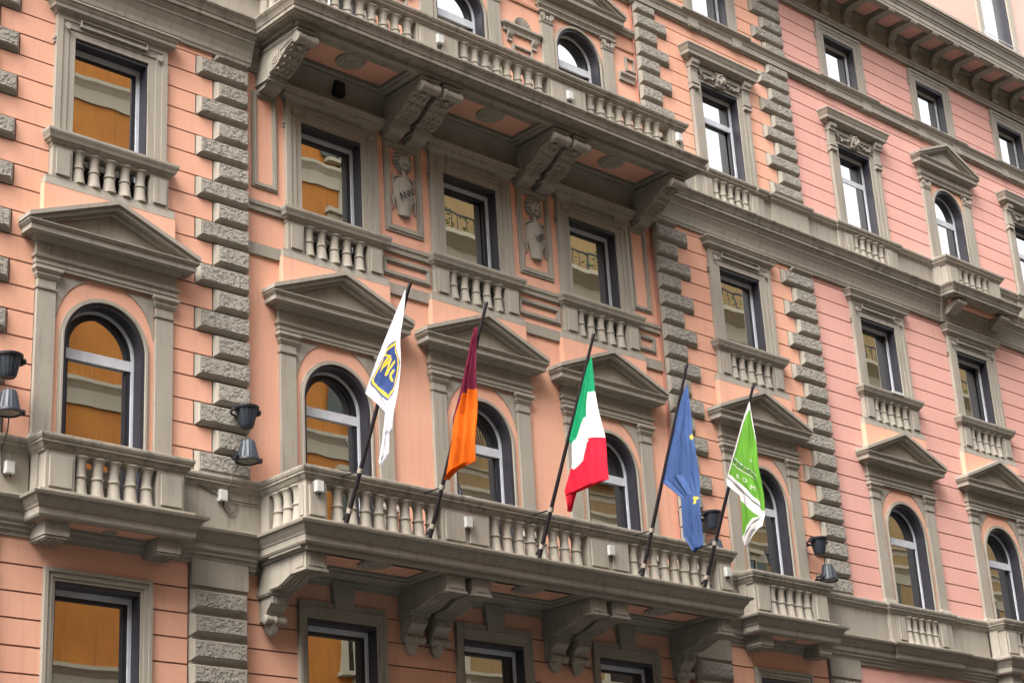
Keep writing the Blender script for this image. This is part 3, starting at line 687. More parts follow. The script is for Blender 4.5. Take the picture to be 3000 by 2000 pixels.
# ---- centre bay, storey C: bands, framed panels, carved shields
def framed(name, x0, x1, z0, z1, y, t=.11, parent=PAL):
    mb = MB()
    for a, b, yy in ((0, t, y-.03), (t*.3, t*.75, y-.05)):
        mb.band([(x0+a, z0+a), (x0+a, z1-a), (x1-a, z1-a), (x1-a, z0+a), (x0+a, z0+a)], [(x0+b, z0+b), (x0+b, z1-b), (x1-b, z1-b), (x1-b, z0+b), (x0+b, z0+b)], yy, y+.02)
    return mb.build(name, STONE, parent)
framed('framed_panel', -1.81, -1.25, 14.76, 16.71, YC); framed('framed_panel', 8.12, 8.70, 14.72, 16.68, YC)
framed('framed_panel', 8.15, 8.72, 13.79, 14.17, YC)
for xa, xb in ((-2.0, -1.0), (1.0, 2.5), (4.5, 6.0), (8.0, 8.86)):
    MB().sweep([(xa, YC), (xb, YC)], [(-.05, 14.28), (.05, 14.28), (.055, 14.36), (.08, 14.39), (.085, 14.46), (-.05, 14.47)]).build('band_course', STONE, PAL)
    MB().box(xa, xb, YC-.045, YC+.05, 13.42, 13.64).build('band_course', STONE, PAL)
for x in (1.75, 5.25): framed('framed_panel', x-.6, x+.6, 13.79, 14.17, YC)
def font_mesh(txt, size, ext=0.0):
    cu = bpy.data.curves.new('txt', 'FONT'); cu.body = txt; cu.size = size; cu.align_x = 'CENTER'; cu.align_y = 'CENTER'; cu.extrude = ext
    ob = bpy.data.objects.new('txt', cu); COL.objects.link(ob); dg = bpy.context.evaluated_depsgraph_get()
    me = bpy.data.meshes.new_from_object(ob.evaluated_get(dg)); bpy.data.objects.remove(ob); bpy.data.curves.remove(cu); return me
for x, txt in ((1.75, 'ANNO'), (5.27, '1889')):
    p = framed('carved_panel', x-.475, x+.475, 14.74, 16.69, YC, .15)
    mb = MB(); cz = 16.28; rr = random.Random(11); y = YC
    for ring, rad, n in ((0, .205, 18), (1, .155, 14)):
        for i in range(n):
            an = 2*math.pi*i/n; mb.ball((x+rad*math.cos(an), y-.03-.03*ring, cz+.02+rad*1.12*math.sin(an)), .035+.008*rr.random(), .05, .045, 6)
    mb.ball((x, y-.05, cz), .15, .10, .18, 12); mb.ball((x, y-.14, cz-.055), .065, .06, .05, 8); mb.ball((x, y-.15, cz+.0), .03, .06, .08, 8)
    for s_ in (-1, 1): mb.ball((x+s_*.065, y-.125, cz+.06), .032, .03, .018, 6); mb.ball((x+s_*.05, y-.15, cz-.075), .045, .045, .035, 6)
    mb.ball((x, y-.10, cz-.15), .05, .05, .05, 8)
    mb.build('lion_head', STONE, p, 50)
    mb = MB().tube([(x, y-.04, cz-.22), (x-.01, y-.06, cz-.30), (x, y-.05, cz-.38)], [.05, .035, .05], 8)
    mb.build('ribbon', STONE, p, 50)
    for s_ in (-1, 1):
        mb = MB(); mb.tube([(x, y-.05, 15.93), (x+s_*.16, y-.04, 15.96), (x+s_*.25, y-.03, 15.90), (x+s_*.27, y-.03, 15.99)], [.03, .025, .02, .012], 6)
        mb.tube([(x+s_*.27, y-.03, 15.99), (x+s_*.24, y-.02, 15.6), (x+s_*.275, y-.03, 15.42), (x+s_*.25, y-.03, 15.28), (x+s_*.29, y-.02, 15.20)], [.012, .015, .03, .02, .015], 6)
        mb.build('ribbon', STONE, p, 50)
    # convex cartouche
    H = [(15.92, .15), (15.88, .20), (15.78, .235), (15.65, .25), (15.54, .265), (15.46, .24), (15.34, .185), (15.22, .155), (15.13, .15)]
    vs, fs = [], []
    for z, hw in H:
        for i in range(9):
            u = -1+i/4; vs.append((x+hw*u, y-.03-.085*(1-u*u)-.02*math.sin((z-15.1)*4), z-.03*(1-u*u)*(1 if z < 15.3 else 0)))
    for j in range(len(H)-1):
        for i in range(8): fs.append((j*9+i, j*9+i+1, (j+1)*9+i+1, (j+1)*9+i))
    n0 = len(vs); rim = [j*9 for j in range(len(H))]+[(len(H)-1)*9+i for i in range(1, 9)]+[j*9+8 for j in range(len(H)-2, -1, -1)]+list(range(7, 0, -1))
    for i in rim: vs.append((vs[i][0], y+.02, vs[i][2]))
    for k in range(len(rim)): fs.append((rim[k], rim[(k+1) % len(rim)], n0+(k+1) % len(rim), n0+k))
    MB().add(vs, fs).build('shield', STONE, p, 50)
    tm = font_mesh(txt, .20, .004); tm.materials.append(INK)
    an = R(28)
    for v in tm.vertices:
        a, b, c = v.co; a *= .75; X = a*math.cos(an)-b*math.sin(an); Z = a*math.sin(an)+b*math.cos(an)
        u = X/.255; v.co = (x+X+.01, y-.036-.085*(1-u*u)-.02*math.sin((15.56+Z-15.1)*4)-c-.045, 15.56+Z)
    link('inscription', tm, p)
# ---- centre bay, storey D: shell lunettes between the windows
for x in (1.75, 5.27, 8.75, -1.75):
    if x in (1.75, 5.27):
        o = MB().sweep([(x-.48, YC+.02), (x-.48, YC), (x+.48, YC), (x+.48, YC+.02)], [(-.03, 20.38), (.05, 20.38), (.05, 20.46), (.075, 20.50), (.11, 20.53), (.11, 20.58), (-.03, 20.59)]).build('niche_ledge', STONE, PAL)
        mb = MB(); mb.band(arc(.42, 20.58, 20), arc(.34, 20.58, 20), YC-.09, YC+.02); mb.band(arc(.37, 20.58, 20), arc(.27, 20.58, 20), YC-.12, YC+.02)
        mb.build('niche_arch', STONE, o, 35)
        mb = MB()
        for i in range(9):
            a = R(12+156*i/8); mb.tube([(0+x, YC-.03, 20.6), (x+.25*math.cos(a), YC-.06, 20.58+.25*math.sin(a))], [.012, .035], 6)
        mb.build('shell', STONE, o, 50)
        for s_ in (-1, 1): MB().prism([(YC+.02, 20.38), (YC-.10, 20.38), (YC-.08, 20.30), (YC-.03, 20.22), (YC-.05, 20.16), (YC+.02, 20.15)], x+s_*.36-.07, x+s_*.36+.07, 'x').build('niche_console', STONE, o)
        framed('framed_panel', x-.30, x+.30, 18.9, 20.12, YC, .07)
    else:
        s_ = 1 if x > 0 else -1
        MB().sweep([(x-.42*s_-.02, YC), (x+.05, YC)] if s_ > 0 else [(x-.2, YC), (x+.42, YC)], [(-.03, 20.38), (.05, 20.38), (.05, 20.46), (.075, 20.50), (.10, 20.53), (.10, 20.58), (-.03, 20.59)]).build('niche_ledge', STONE, PAL)
        framed('framed_panel', min(x-.2*s_, x+.12*s_), max(x-.2*s_, x+.12*s_), 20.68, 21.05, YC, .06)
for xa, xb in ((-2.0, -1.15), (1.15, 2.35), (4.65, 5.85), (8.15, 8.86)):
    MB().sweep([(xa, YC), (xb, YC)], [(-.03, 21.62), (.06, 21.62), (.07, 21.66), (.12, 21.70), (.13, 21.76), (-.03, 21.77)]).build('impost_band', STONE, PAL)
    MB().sweep([(xa, YC), (xb, YC)], [(-.03, 21.22), (.035, 21.22), (.05, 21.27), (.05, 21.30), (-.03, 21.31)]).build('impost_band', PINK, PAL)

# ---- main cornice and attic
CF = [(-.4, 24.78), (.06, 24.78), (.075, 24.84), (.11, 24.87), (.11, 24.92), (.05, 24.94), (.05, 25.42), (.09, 25.45), (.10, 25.52), (-.4, 25.53)]
MB().sweep([(-16, 0), (36, 0)], CF).build('main_frieze', STONE, PAL)
mb = MB().box(-16, 36, -.95, .1, 25.56, 25.60); mb.build('cornice_soffit', STONE, PAL)
CM = [(-.1, 25.55), (.0, 25.55), (.0, 25.72), (.02, 25.725), (.03, 25.78), (.06, 25.80), (.08, 25.88), (.13, 25.97), (.17, 26.0), (.17, 26.04), (.21, 26.06), (.21, 26.14), (-.1, 26.16)]
MB().sweep([(-16, -.93), (36, -.93)], CM).build('main_cornice', STONE, PAL)
MB().box(-16, 36, -.95, .6, 25.99, 26.15).build('cornice_roof', STONE, PAL)
md = MB(); md.box(-.13, .13, -.85, .0, -.12, .0); md.box(-.16, .16, -.88, .0, -.03, .02); md.prism([(-.05, -.62), (-.11, -.60), (-.11, -.5), (-.08, -.46), (-.10, -.3), (-.2, -.16), (-.3, -.1), (0, -.1), (0, -.62)], -.13, .13, 'x')
md.box(-.15, .15, -.13, 0, -.56, -.53)
md.lathe([(.05, -.14), (.06, -.13), (.06, .13), (.05, .14)], 12, (0, -.83, -.10), 'x')
MODM = md.mesh('modillion', STONE)
CORN = MB().box(-16, 36, -.16, .05, 25.46, 25.57).build('cornice_bed', STONE, PAL)
MB().box(-16, 36, -.935, -.76, 25.47, 25.57).build('soffit_beam', STONE, CORN)
for k in range(28): link('modillion', MODM, CORN, (6.35+1.0*k, -.04, 25.555))
for k in range(28): MB().box(6.35+1.0*k+.2, 6.35+1.0*k+.8, -.76, -.14, 25.552, 25.575).build('soffit_coffer', PINKW, CORN)
at = MB()
for x0, x1, z0, z1 in ((-16, 26.4, 26.1, 31.5), (28.05, 36, 26.1, 31.5), (26.4, 28.05, 26.1, 27.3)): at.box(x0, x1, 1.0, 1.4, z0, z1)
at.build('attic_wall', PINKW, PAL)
aw = MB().band([(26.4, 27.3), (26.4, 31.5), (28.05, 31.5), (28.05, 27.3)], [(26.5, 27.3), (26.5, 31.4), (27.95, 31.4), (27.95, 27.3)], .98, 1.3).build('attic_window', LINING, PAL)
MB().box(26.5, 27.95, 1.26, 1.29, 27.3, 31.4).build('pane', GLASS, aw)
for a, b in ((26.16, 26.42), (28.03, 28.33)): MB().box(a, b, .93, 1.1, 26.2, 31.5).build('architrave', STONE, aw)
MB().box(27.55, 27.62, 1.20, 1.27, 27.3, 31.4).build('window_frame', FRAMEW, aw)
mb = MB()
for z in (28.25, 28.5): mb.tube([(26.2, .85, z), (28.3, .85, z)], .015, 6)
for x in (26.2, 28.3): mb.tube([(x, 1.0, 28.25), (x, .85, 28.25), (x, .85, 28.5), (x, 1.0, 28.5)], .015, 6)
mb.build('window_rail', FRAMEW, aw)
MB().box(-16, 36, .42, 14, 26.05, 26.15).build('roof_slab', STONE, PAL)
MB().box(-16, 36, 13.9, 14.1, GROUND, 31.4).build('rear_wall', PINK, PAL)
MB().box(-16.2, -15.98, .0, 14, GROUND, 26.1).build('end_wall', PINK, PAL)
MB().box(35.98, 36.2, .0, 14, GROUND, 26.1).build('end_wall', PINK, PAL)
MB().box(-16, 36, 1.0, 14, 31.4, 31.6).build('roof_slab', STONE, PAL)

# ------------------------------------------------------------------ flags
def inpoly(p, poly):
    x, y = p; c = False; n = len(poly); j = n-1
    for i in range(n):
        xi, yi = poly[i]; xj, yj = poly[j]
        if (yi > y) != (yj > y) and x < (xj-xi)*(y-yi)/(yj-yi)+xi: c = not c
        j = i
    return c
def seg(p, a, b, wd):
    ax, ay = a; bx, by = b; dx, dy = bx-ax, by-ay; t = max(0, min(1, ((p[0]-ax)*dx+(p[1]-ay)*dy)/(dx*dx+dy*dy)))
    return math.hypot(p[0]-ax-t*dx, p[1]-ay-t*dy) < wd
def interp(tab, z):
    for (y0, z0), (y1, z1) in zip(tab, tab[1:]):
        if z1 <= z <= z0: return y0+(y1-y0)*((z0-z)/max(1e-6, z0-z1))
    return tab[-1][0] if z < tab[-1][1] else tab[0][0]
def shrink(poly, k):
    cx = sum(p[0] for p in poly)/len(poly); cy = sum(p[1] for p in poly)/len(poly)
    return [(cx+(p[0]-cx)*k, cy+(p[1]-cy)*k) for p in poly]
FL_WHITE, FL_NAVY, FL_YEL = cloth('flag_white', (.66, .66, .70)), cloth('flag_navy', (.035, .065, .20)), cloth('flag_yellow', (.75, .53, .05))
FL_MAR, FL_OR = cloth('flag_maroon', (.13, .010, .032)), cloth('flag_orange', (.70, .135, .006))
FL_GREEN, FL_RED = cloth('flag_green', (.006, .26, .105)), cloth('flag_red', (.58, .012, .035))
FL_BLUE, FL_LIME = cloth('flag_blue', (.05, .095, .235)), cloth('flag_lime', (.11, .30, .03))
FL_SHADE, FL_CREAM = cloth('flag_grey_green', (.07, .10, .07)), cloth('flag_cream', (.64, .61, .60))
sh = [(-2.931, 10.926), (-2.826, 10.916), (-2.712, 10.846), (-2.613, 10.77), (-2.223, 10.431), (-2.232, 10.353), (-2.318, 10.284), (-2.665, 9.951), (-2.845, 10.103), (-2.949, 10.303), (-3.008, 10.517), (-3.003, 10.604), (-2.913, 10.771)]
sh1, sh2, sh3 = sh, shrink(sh, .93), shrink(sh, .82)
WS = [((-2.66, 10.752), (-2.76, 10.70)), ((-2.735, 10.70), (-2.52, 10.515)), ((-2.52, 10.515), (-2.765, 10.645)), ((-2.765, 10.66), (-2.62, 10.42)), ((-2.62, 10.42), (-2.84, 10.585))]
WC = [((-2.80, 10.445), (-2.735, 10.40)), ((-2.735, 10.40), (-2.722, 10.345)), ((-2.722, 10.345), (-2.765, 10.28))]
def c1(p):
    if inpoly(p, sh3):
        return 2 if any(seg(p, a, b, .019) for a, b in WS) or any(seg(p, a, b, .022) for a, b in WC) else 1
    if inpoly(p, sh2): return 2
    if inpoly(p, sh1): return 1
    return 0
ORP = [(-2.88, 10.491), (-2.527, 10.485), (-2.44, 10.359), (-2.249, 10.069), (-2.087, 9.749), (-1.886, 9.05), (-2.232, 9.0), (-2.9, 9.0)]
c2 = lambda p: 1 if inpoly(p, ORP) else 0
W3 = [(-3.25, 10.877), (-2.974, 10.895), (-2.877, 10.538), (-2.765, 10.481), (-2.547, 10.136), (-2.40, 10.034), (-2.30, 9.707), (-2.462, 9.588), (-2.671, 9.699), (-2.765, 10.03), (-2.963, 10.053), (-3.35, 9.957)]
def c3(p):
    if inpoly(p, W3): return 1
    if p[1] < 10.05 and not (p[0] > -2.75 and p[1] > 9.72): return 2
    return 0 if p[1] > 9.95 else 2
ST = [(-2.93, 9.343, .12), (-3.0, 10.53, .06)]
def star(p, cx, cy, r_):
    dx, dy = (p[0]-cx)*1.15, p[1]-cy; d = math.hypot(dx, dy)
    if d > r_: return False
    a = (math.atan2(dx, dy)+.3) % (2*math.pi/5); a = min(a, 2*math.pi/5-a)/(math.pi/5)
    return d < r_*(1-.58*a)
c4 = lambda p: 1 if any(star(p, *s_) for s_ in ST) else 0
B5 = [(-2.366, 10.263), (-2.20, 10.24), (-2.20, 10.0), (-2.588, 9.68), (-3.011, 9.224), (-3.069, 9.35), (-3.013, 9.537), (-2.796, 9.843), (-2.505, 10.151)]
L5 = [((-2.32, 10.215), (-2.69, 9.838)), ((-2.69, 9.838), (-3.03, 9.42)), ((-2.995, 9.26), (-2.79, 9.12)), ((-2.79, 9.12), (-2.595, 8.93))]
B5b = [(-3.019, 9.287), (-2.822, 9.238), (-2.667, 9.103), (-2.48, 8.90), (-2.574, 8.65), (-3.06, 8.95), (-3.05, 9.312)]
H5 = [(-3.10, 11.62), (-2.75, 11.207), (-2.50, 10.72), (-2.20, 10.193), (-2.318, 10.178), (-2.607, 10.702), (-2.863, 11.19), (-3.059, 11.403)]
S5 = [(-3.082, 11.576), (-3.2, 11.204), (-3.2, 10.861), (-3.2, 10.679), (-3.172, 10.546), (-3.126, 10.691), (-3.091, 10.99), (-3.075, 11.372)]
E5 = [(-3.044, 9.367), (-3.25, 9.29), (-3.25, 8.9), (-2.954, 8.9), (-3.012, 9.235)]
T5 = [((-2.50, 10.585), (-3.05, 10.055)), ((-2.49, 10.445), (-3.01, 9.985))]
def c5(p):
    if any(seg(p, a, b, .012) for a, b in L5): return 2
    if inpoly(p, B5) or inpoly(p, B5b) or inpoly(p, S5) or inpoly(p, E5) or inpoly(p, H5): return 1
    if any(seg(p, a, b, .007) for a, b in T5): return 1
    return 0
FLAGS = [
 ('white flag with a navy and yellow W crest', -1.08, [FL_WHITE, FL_NAVY, FL_YEL], c1,
  [(-3.20, 11.72), (-2.80, 11.23), (-2.44, 10.78), (-2.09, 10.26), (-2.37, 10.01), (-2.59, 9.79), (-2.56, 9.64), (-2.48, 9.29), (-2.38, 9.01), (-2.43, 8.91)],
  [(-3.22, 11.72), (-3.15, 11.28), (-3.08, 10.98), (-3.04, 10.63), (-2.92, 9.96), (-2.76, 9.45), (-2.68, 9.40), (-2.62, 9.08), (-2.45, 8.91)], .022, 1.7),
 ('maroon and orange two-coloured flag on a dark pole', .71, [FL_MAR, FL_OR], c2,
  [(-2.87, 11.57), (-2.75, 11.31), (-2.60, 10.94), (-2.42, 10.50), (-2.23, 10.15), (-2.16, 9.73), (-1.96, 9.10)],
  [(-2.97, 11.57), (-2.90, 11.29), (-2.86, 10.47), (-2.78, 9.24), (-2.3, 9.2), (-1.99, 9.10)], .06, 2.2),
 ('green, white and red tricolour flag on a dark pole', 3.28, [FL_GREEN, FL_CREAM, FL_RED], c3,
  [(-3.08, 11.54), (-2.96, 11.38), (-2.71, 10.86), (-2.38, 10.17), (-2.44, 10.03), (-2.41, 9.70), (-2.18, 9.27), (-2.24, 8.87)],
  [(-3.10, 11.54), (-3.09, 10.91), (-3.22, 9.97), (-3.26, 9.21), (-2.87, 9.19), (-2.45, 9.17), (-2.26, 8.87)], .05, 1.6),
 ('blue flag with yellow stars on a dark pole', 5.96, [FL_BLUE, FL_YEL], c4,
  [(-2.98, 11.59), (-2.84, 11.40), (-2.50, 10.76), (-2.12, 9.90), (-2.57, 9.47), (-2.56, 9.28), (-2.54, 8.72), (-2.75, 8.38)],
  [(-3.0, 11.59), (-3.01, 11.45), (-3.02, 10.62), (-3.06, 10.35), (-3.05, 9.40), (-2.99, 8.45), (-2.77, 8.38)], .035, 2.0),
 ('lime green flag with white border and lettering', 7.73, [FL_LIME, FL_CREAM, FL_SHADE], c5,
  [(-3.07, 11.56), (-2.84, 11.20), (-2.58, 10.71), (-2.30, 10.18), (-2.31, 10.05), (-2.59, 9.78), (-2.60, 9.5), (-2.57, 9.2), (-2.54, 8.92), (-2.59, 8.76)],
  [(-3.08, 11.56), (-3.10, 11.21), (-3.13, 10.69), (-3.17, 9.82), (-3.17, 9.24), (-3.09, 9.04), (-2.99, 9.02), (-2.62, 8.76)], .045, 1.5)]
for fi, (lab, X0, mats, cf, L, Rr, amp, kf) in enumerate(FLAGS):
    f = thing('flag', (X0, -1.42, 8.22), lab, 'flag', 'flags leaning out from the lower balcony')
    base = Vector((X0, -1.43, 8.22)); tip = Vector((X0, *((-3.25, 11.80), (-3.15, 11.92), (-3.18, 11.91), (-3.02, 11.95), (-3.16, 11.85))[fi])); d = (tip-base).normalized()
    MB().tube([base, tip], [.040, .028], 10).build('pole', POLE, f, 50)
    MB().tube([base+d*.16, base+d*.24], .05, 10).build('pole_collar', TAPE, f, 50)
    MB().tube([base+d*.84, base+d*.92], .05, 10).build('pole_collar', TAPE, f, 50)
    MB().tube([tip-d*.02, tip+d*.05], [.04, .03], 8).build('pole_cap', LAMPD, f, 50)
    MB().tube([base+d*.88, (X0-.03, -1.36, 9.02)], .014, 6).build('pole_bracket', LAMPD, f); MB().tube([base+d*.2, (X0, -1.35, 8.30)], .02, 6).build('pole_bracket', LAMPD, f)
    SH = (-.06, -.055, .0, .0, -.055)[fi]
    zt, zb = L[0][1], L[-1][1]; nz, nu = 250, 84
    def fold(u, z):
        e = min(1, (zt-z)/.9); q = (zt-z)/(zt-zb)
        return amp*e*(math.sin(2*math.pi*kf*u+fi*1.7+1.1*q)+.45*math.sin(2*math.pi*(kf*2.3)*u+fi+2.5*q))*(1-.35*abs(2*u-1))*(1-math.exp(-7*u)) + .02*e*u*math.sin(5*z+fi)
    vs, fs, ms = [], [], []
    for j in range(nz+1):
        z = zt+(zb-zt)*j/nz; yl, yr = interp(L, z), interp(Rr, z)
        for i in range(nu+1):
            u = i/nu; vs.append((X0+SH+fold(u, z), yl+(yr-yl)*u, z))
    for j in range(nz):
        for i in range(nu):
            a = j*(nu+1)+i; q = (a, a+1, a+nu+2, a+nu+1); fs.append(q)
            ms.append(cf((sum(vs[k][1] for k in q)/4, sum(vs[k][2] for k in q)/4)))
    mb = MB(); mb.v, mb.f, mb.m = vs, fs, ms
    cl = mb.build('cloth', mats, f, 180)
    if fi == 4:
        def on(y, z):
            yl, yr = interp(L, z), interp(Rr, z); u = min(1, max(0, (y-yl)/(yr-yl))) if abs(yr-yl) > .01 else .5
            return (X0+SH+fold(u, z)-.014, y, z)
        def stamp(txt, size, p, dirv, upv_, mat):
            tm = font_mesh(txt, size); tm.materials.append(mat)
            for v in tm.vertices: v.co = on(p[0]+dirv[0]*v.co.x+upv_[0]*v.co.y, p[1]+dirv[1]*v.co.x+upv_[1]*v.co.y)
            o = link('lettering', tm, cl); return o
        o = stamp('ROSCIOLI', .17, (-2.775, 10.265), (-.70, -.66), (.02, 1.0), FL_SHADE)
        for s_, q in zip('ROM', ((-2.628, 10.136), (-2.779, 10.023), (-2.919, 9.844))):
            stamp(s_, .13, q, (-.80, -.5), (.0, 1.0), FL_CREAM)
        stamp('*', .16, (-2.93, 10.36), (-.8, -.4), (0, 1), FL_CREAM)

# ------------------------------------------------------------------ floodlights
def flood_mesh(down):
    b = MB(); pr = [(.10, -.19), (.118, -.165), (.125, -.15), (.185, .13)]; s_ = -1 if down else 1
    b.lathe([(r_, z*s_) for r_, z in pr], 36, (0, 0, 0), 'z', 0, .05)
    rim = MB().lathe([(.17, .125*s_), (.205, .13*s_), (.212, .145*s_), (.212, .175*s_), (.19, .185*s_), (.18, .16*s_)], 28)
    lens = MB().lathe([(0, .165*s_), (.12, .168*s_), (.182, .160*s_)], 28)
    br = MB(); z = .12*s_
    for k in (-1, 1): br.lathe([(0, -.03), (.05, -.03), (.05, .03), (0, .03)], 12, (k*.235, 0, z), 'x')
    pts = [(-.235, 0, z)]+[(.26*math.cos(R(180-180*i/12))*1.0, .26*math.sin(R(180*i/12)), z-.03*s_) for i in range(13)]+[(.235, 0, z)]
    br.tube(pts, .02, 8); br.tube([(0, .25, z-.03*s_), (0, .44, z-.05*s_)], .025, 8); br.box(-.07, .07, .40, .46, z-.13, z+.05)
    return b.mesh('housing', LAMP, 25), rim.mesh('rim', LAMPD, 40), lens.mesh('lens', LENS, 40), br.mesh('bracket', LAMPD, 40)
UPM, DNM = flood_mesh(False), flood_mesh(True)
LAMPS = [(-6.67, 10.10, 0, 'upward bucket floodlight on the wall left of the single-window bay balcony'), (-6.65, 9.52, 1, 'downward hooded floodlight left of the single-window bay balcony'),
         (-2.30, 10.12, 0, 'upward bucket floodlight on the quoin stones beside the white flag'), (-2.28, 9.52, 1, 'downward hooded floodlight on the quoin stones above a white junction box'),
         (9.42, 10.08, 0, 'upward bucket floodlight half hidden behind the blue flag'), (9.46, 9.48, 1, 'downward hooded floodlight behind the balcony rail between the blue and green flags'),
         (12.98, 10.02, 0, 'upward bucket floodlight on the quoins right of the green flag'), (13.2, 9.44, 1, 'downward hooded floodlight at the end of the balcony right of the green flag')]
for x, z, dn, lab in LAMPS:
    t_ = thing('floodlight', (x, 0, z), lab, 'floodlight', 'floodlights on the facade')
    for nm, me in zip(('housing', 'rim', 'lens', 'bracket'), DNM if dn else UPM):
        link(nm, me, t_, (x, -.37 if x not in (-6.67, -6.65) else -.40, z))

# ------------------------------------------------------------------ junction boxes and cables
BOXES = [(-6.42, -.03, 8.62, 'white junction box on the grey dado left of the short balcony'), (-2.58, -.03, 8.79, 'white junction box with looped cable on the dado below the floodlights'),
         (-1.57, -1.305, 8.78, 'white junction box on the corner pedestal of the lower balcony'), (1.69, -1.285, 8.66, 'white junction box between the maroon and tricolour flags'),
         (5.26, -1.285, 8.64, 'white junction box on the pedestal left of the blue flag'), (8.57, -1.305, 8.65, 'white junction box on the end pedestal beside the green flag pole'),
         (1.65, -1.205, 18.36, 'white junction box on the upper balcony pedestal with the bracket pair above ANNO'), (5.18, -1.205, 18.30, 'white junction box on the upper balcony pedestal above the 1889 panel'),
         (8.52, -1.225, 18.37, 'white junction box on the right end pedestal of the upper balcony')]
for x, y, z, lab in BOXES:
    t_ = thing('junction_box', (x, y, z), lab, 'junction box', 'white junction boxes')
    MB().box(x-.075, x+.075, y-.085, y+.02, z-.095, z+.095).build('case', WBOX, t_)
    MB().box(x-.067, x+.067, y-.097, y-.08, z-.087, z+.087).build('lid', WBOX, t_)
    MB().tube([(x+.03, y-.03, z-.09), (x+.03, y-.03, z-.13)], .014, 6).build('gland', LAMPD, t_)
tag(MB().box(16.85, 17.32, -.245, -.215, 14.44, 14.505).build('white_strip', WBOX), 'thin white strip lying on the sill of a window right of the quoins', 'strip')
cb = MB().tube([(-3.62, -.04, 9.0), (-3.2, -.045, 8.96), (-2.9, -.05, 8.87), (-2.66, -.05, 8.80)], .009, 6)
cb.tube([(-2.52, -.05, 8.86), (-2.40, -.055, 8.74), (-2.15, -.055, 8.74), (-1.85, -.05, 8.74)], .009, 6)
cb.tube([(-2.55, -.05, 8.67)]+[(-2.42+.13*math.cos(R(a)), -.055, 8.66+.15*math.sin(R(a))) for a in range(180, 400, 20)], .009, 6)
cb.tube([(-2.50, -.05, 8.87), (-2.48, -.10, 8.93), (-2.45, -.185, 9.0), (-2.45, -.19, 9.16), (-2.3, -.2, 9.4)], .009, 6)
tag(cb.build('cable', CABLE), 'thin dark cable looping around the junction box on the dado', 'cable')
cb = MB().tube([(-6.55, -.25, 9.35), (-6.56, -.24, 9.13), (-6.55, -.17, 9.05), (-6.55, -.06, 8.9), (-6.53, -.05, 8.55), (-6.46, -.06, 8.46)], .01, 6)
tag(cb.build('cable', CABLE), 'dark cable dropping from the floodlight to the box at the facade edge', 'cable')

# ------------------------------------------------------------------ house across the street (seen in the window panes)
YO = -27.6
OCHRE2 = weathered('dull_yellow_plaster', (.30, .205, .09), (.24, .165, .07), (.13, .10, .05), .6, .8, .9, .1)
GREEN = weathered('terrace_leaves', (.07, .10, .03), (.12, .14, .05), (.03, .05, .02), .1, .9, .9, .2)
OPP = thing('apartment_house', (-20, YO, GROUND), 'ochre orange house with pale string courses, seen reflected in the left-hand panes', 'building')
OPP2 = thing('apartment_house', (70, YO, GROUND), 'dull yellow house with a heavy cornice, seen reflected in the right-hand panes', 'building')
MB().box(-70, 25.5, YO-12, YO, GROUND, 38.5).build('wall', ORANGE, OPP)
MB().box(-70, 25.5, YO-.02, YO+.06, GROUND, 11.6).build('ground_floor_cladding', BASEST, OPP)
def course(o, xa, xb, z, h_, d, mat): MB().sweep([(xb, YO), (xa, YO)], [(-.05, z), (d*.3, z), (d*.35, z+h_*.6), (d*.7, z+h_*.75), (d, z+h_*.85), (d, z+h_), (-.05, z+h_+.03)]).build('string_course', mat, o)
for z in (11.6, 16.6, 21.4, 27.4, 32.9): course(OPP, -70, 25.5, z, .9, .3, GREYST)
course(OPP, -70, 25.5, 37.4, 1.2, .9, GREYST)
MB().box(25.5, 115, YO-12, YO+.05, GROUND, 31.2).build('wall', OCHRE2, OPP2)
MB().box(25.5, 115, YO-12, YO-2.2, 31.2, 37.5).build('attic_wall', OCHRE2, OPP2)
MB().box(25.5, 115, YO+.0, YO+.12, GROUND, 13.2).build('ground_floor_cladding', GREYST, OPP2)
for z, h_, d in ((13.2, .8, .35), (15.6, .3, .2), (20.6, .9, .35), (22.1, .3, .22), (25.8, .7, .3), (27.6, .3, .2), (30.0, .4, .3), (31.2, 1.3, 1.1)): course(OPP2, 25.5, 115, z, h_, d, GREYST)
mb = MB()
for k in range(180): mb.box(25.6+.5*k, 25.63+.5*k, YO+.72, YO+.75, 32.5, 33.5)
mb.box(25.5, 115, YO+.70, YO+.77, 33.45, 33.52); rl = mb.build('terrace_railing', IRON, OPP2)
rr = random.Random(4); mb = MB()
for k in range(2600):
    x = 26+rr.random()*86; x += .5*math.sin(x*2.1); mb.ball((x, YO+rr.uniform(-.4, .5), 32.5+rr.random()**2*1.5), rr.uniform(.03, .10), .07, rr.uniform(.02, .10), 4)
o = mb.build('terrace_plants', GREEN, OPP2); o['kind'] = 'stuff'
for k in range(7):
    MB().box(-70, 25.5, YO+.055, YO+.075, 1+1.5*k, 1.06+1.5*k).build('joint', LINING, OPP)
    MB().box(25.5, 115, YO+.115, YO+.135, 1+1.7*k, 1.06+1.7*k).build('joint', LINING, OPP2)
wf = MB(); h = .65; wf.band([(-h-.3, 0), (-h-.3, 2.9), (h+.3, 2.9), (h+.3, 0)], [(-h, 0), (-h, 2.6), (h, 2.6), (h, 0)], -.02, .12); wf.box(-h-.4, h+.4, -.02, .3, 2.9, 3.1); wf.box(-h-.4, h+.4, -.02, .3, -.15, 0)
WFM = wf.mesh('window_surround', GREYST); WPM = MB().box(-h, h, -.02, .05, 0, 2.6).mesh('pane', DARKG)
SHUT = plain('shutter_green_grey', (.07, .085, .07), .7)
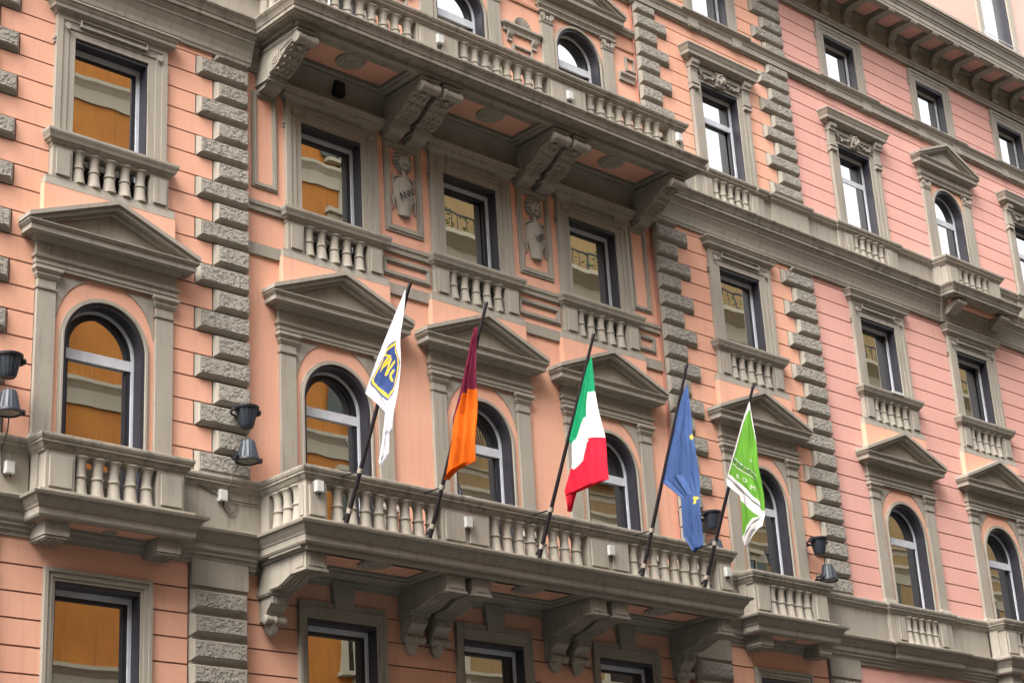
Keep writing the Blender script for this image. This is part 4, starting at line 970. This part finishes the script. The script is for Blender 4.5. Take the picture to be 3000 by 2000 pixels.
for zf in (13.4, 18.0, 23.2, 28.9, 34.2):
    for k in range(32):
        x = -46+4.6*k
        if (zf > 30 and x > 24) or 4 < x < 17: continue
        o = link('window_surround', WFM, OPP if x < 25.5 else OPP2, (x, YO+(0 if x < 25.5 else .05), zf)); link('pane', WPM, o, (0, .005, 0))
        if rr.random() < .6:
            mb = MB()
            for s_ in (-1, 1): mb.box(s_*.98-.3, s_*.98+.3, .125, .17, .05, 2.55)
            sh_ = MB().box(-1.28, -.68, .125, .17, .05, 2.55).build('shutter', SHUT, o); MB().box(.68, 1.28, .125, .17, .05, 2.55).build('shutter', SHUT, o)
        if zf in (18.0, 23.2) and rr.random() < .5:
            mb = MB(); mb.box(-1.2, 1.2, .0, .75, -.3, -.15); mb.box(-1.2, 1.2, .70, .74, .85, .9)
            for q in range(21): mb.box(-1.18+.117*q, -1.155+.117*q, .70, .73, -.15, .86)
            mb.build('balcony', IRON, o)
for x in (9.9, 15.2, 31, 52): MB().tube([(x, YO+.2, GROUND), (x, YO+.2, 31)], .07, 8).build('drain_pipe', CABLE, OPP if x < 25 else OPP2)
for x in (-58, -35, -12, 7.2, 22.6):
    MB().box(x, x+.7, YO-.02, YO+.16, 12.3, 37.4).build('pilaster_strip', GREYST, OPP)
for x in (26, 44, 62, 80):
    MB().box(x, x+.8, YO, YO+.2, 13.9, 31.3).build('pilaster_strip', GREYST, OPP2)

# unseen houses continuing the street, added to block low sky and darken soffits
for xa, xb, lab in ((-95, -16.4, 'plain ochre house, unseen, added left of the palazzo to block low sky'), (36.4, 115, 'plain ochre house, unseen, added right of the palazzo to block low sky')):
    nb = thing('added_street_house', ((xa+xb)/2, 0, GROUND), lab, 'building')
    MB().box(xa, xb, .3, 14, GROUND, 27).build('wall', ORANGE, nb)
    for z in (7.8, 17.6): MB().sweep([(xa, .3), (xb, .3)], [(-.05, z), (.15, z), (.2, z+.3), (.3, z+.4), (-.05, z+.45)]).build('string_course', GREYST, nb)
    MB().sweep([(xa, .3), (xb, .3)], [(-.05, 25.8), (.2, 25.8), (.9, 26.4), (.9, 26.8), (-.05, 27.1)]).build('main_cornice', GREYST, nb)
    for zf in (2.5, 9.2, 13.2, 19.2):
        for k in range(12):
            x = xa+4+6*k; o = link('window_surround', WFM, nb, (x, .3, zf)); o.rotation_euler = (0, 0, math.pi)
            link('pane', WPM, o, (0, .005, 0))
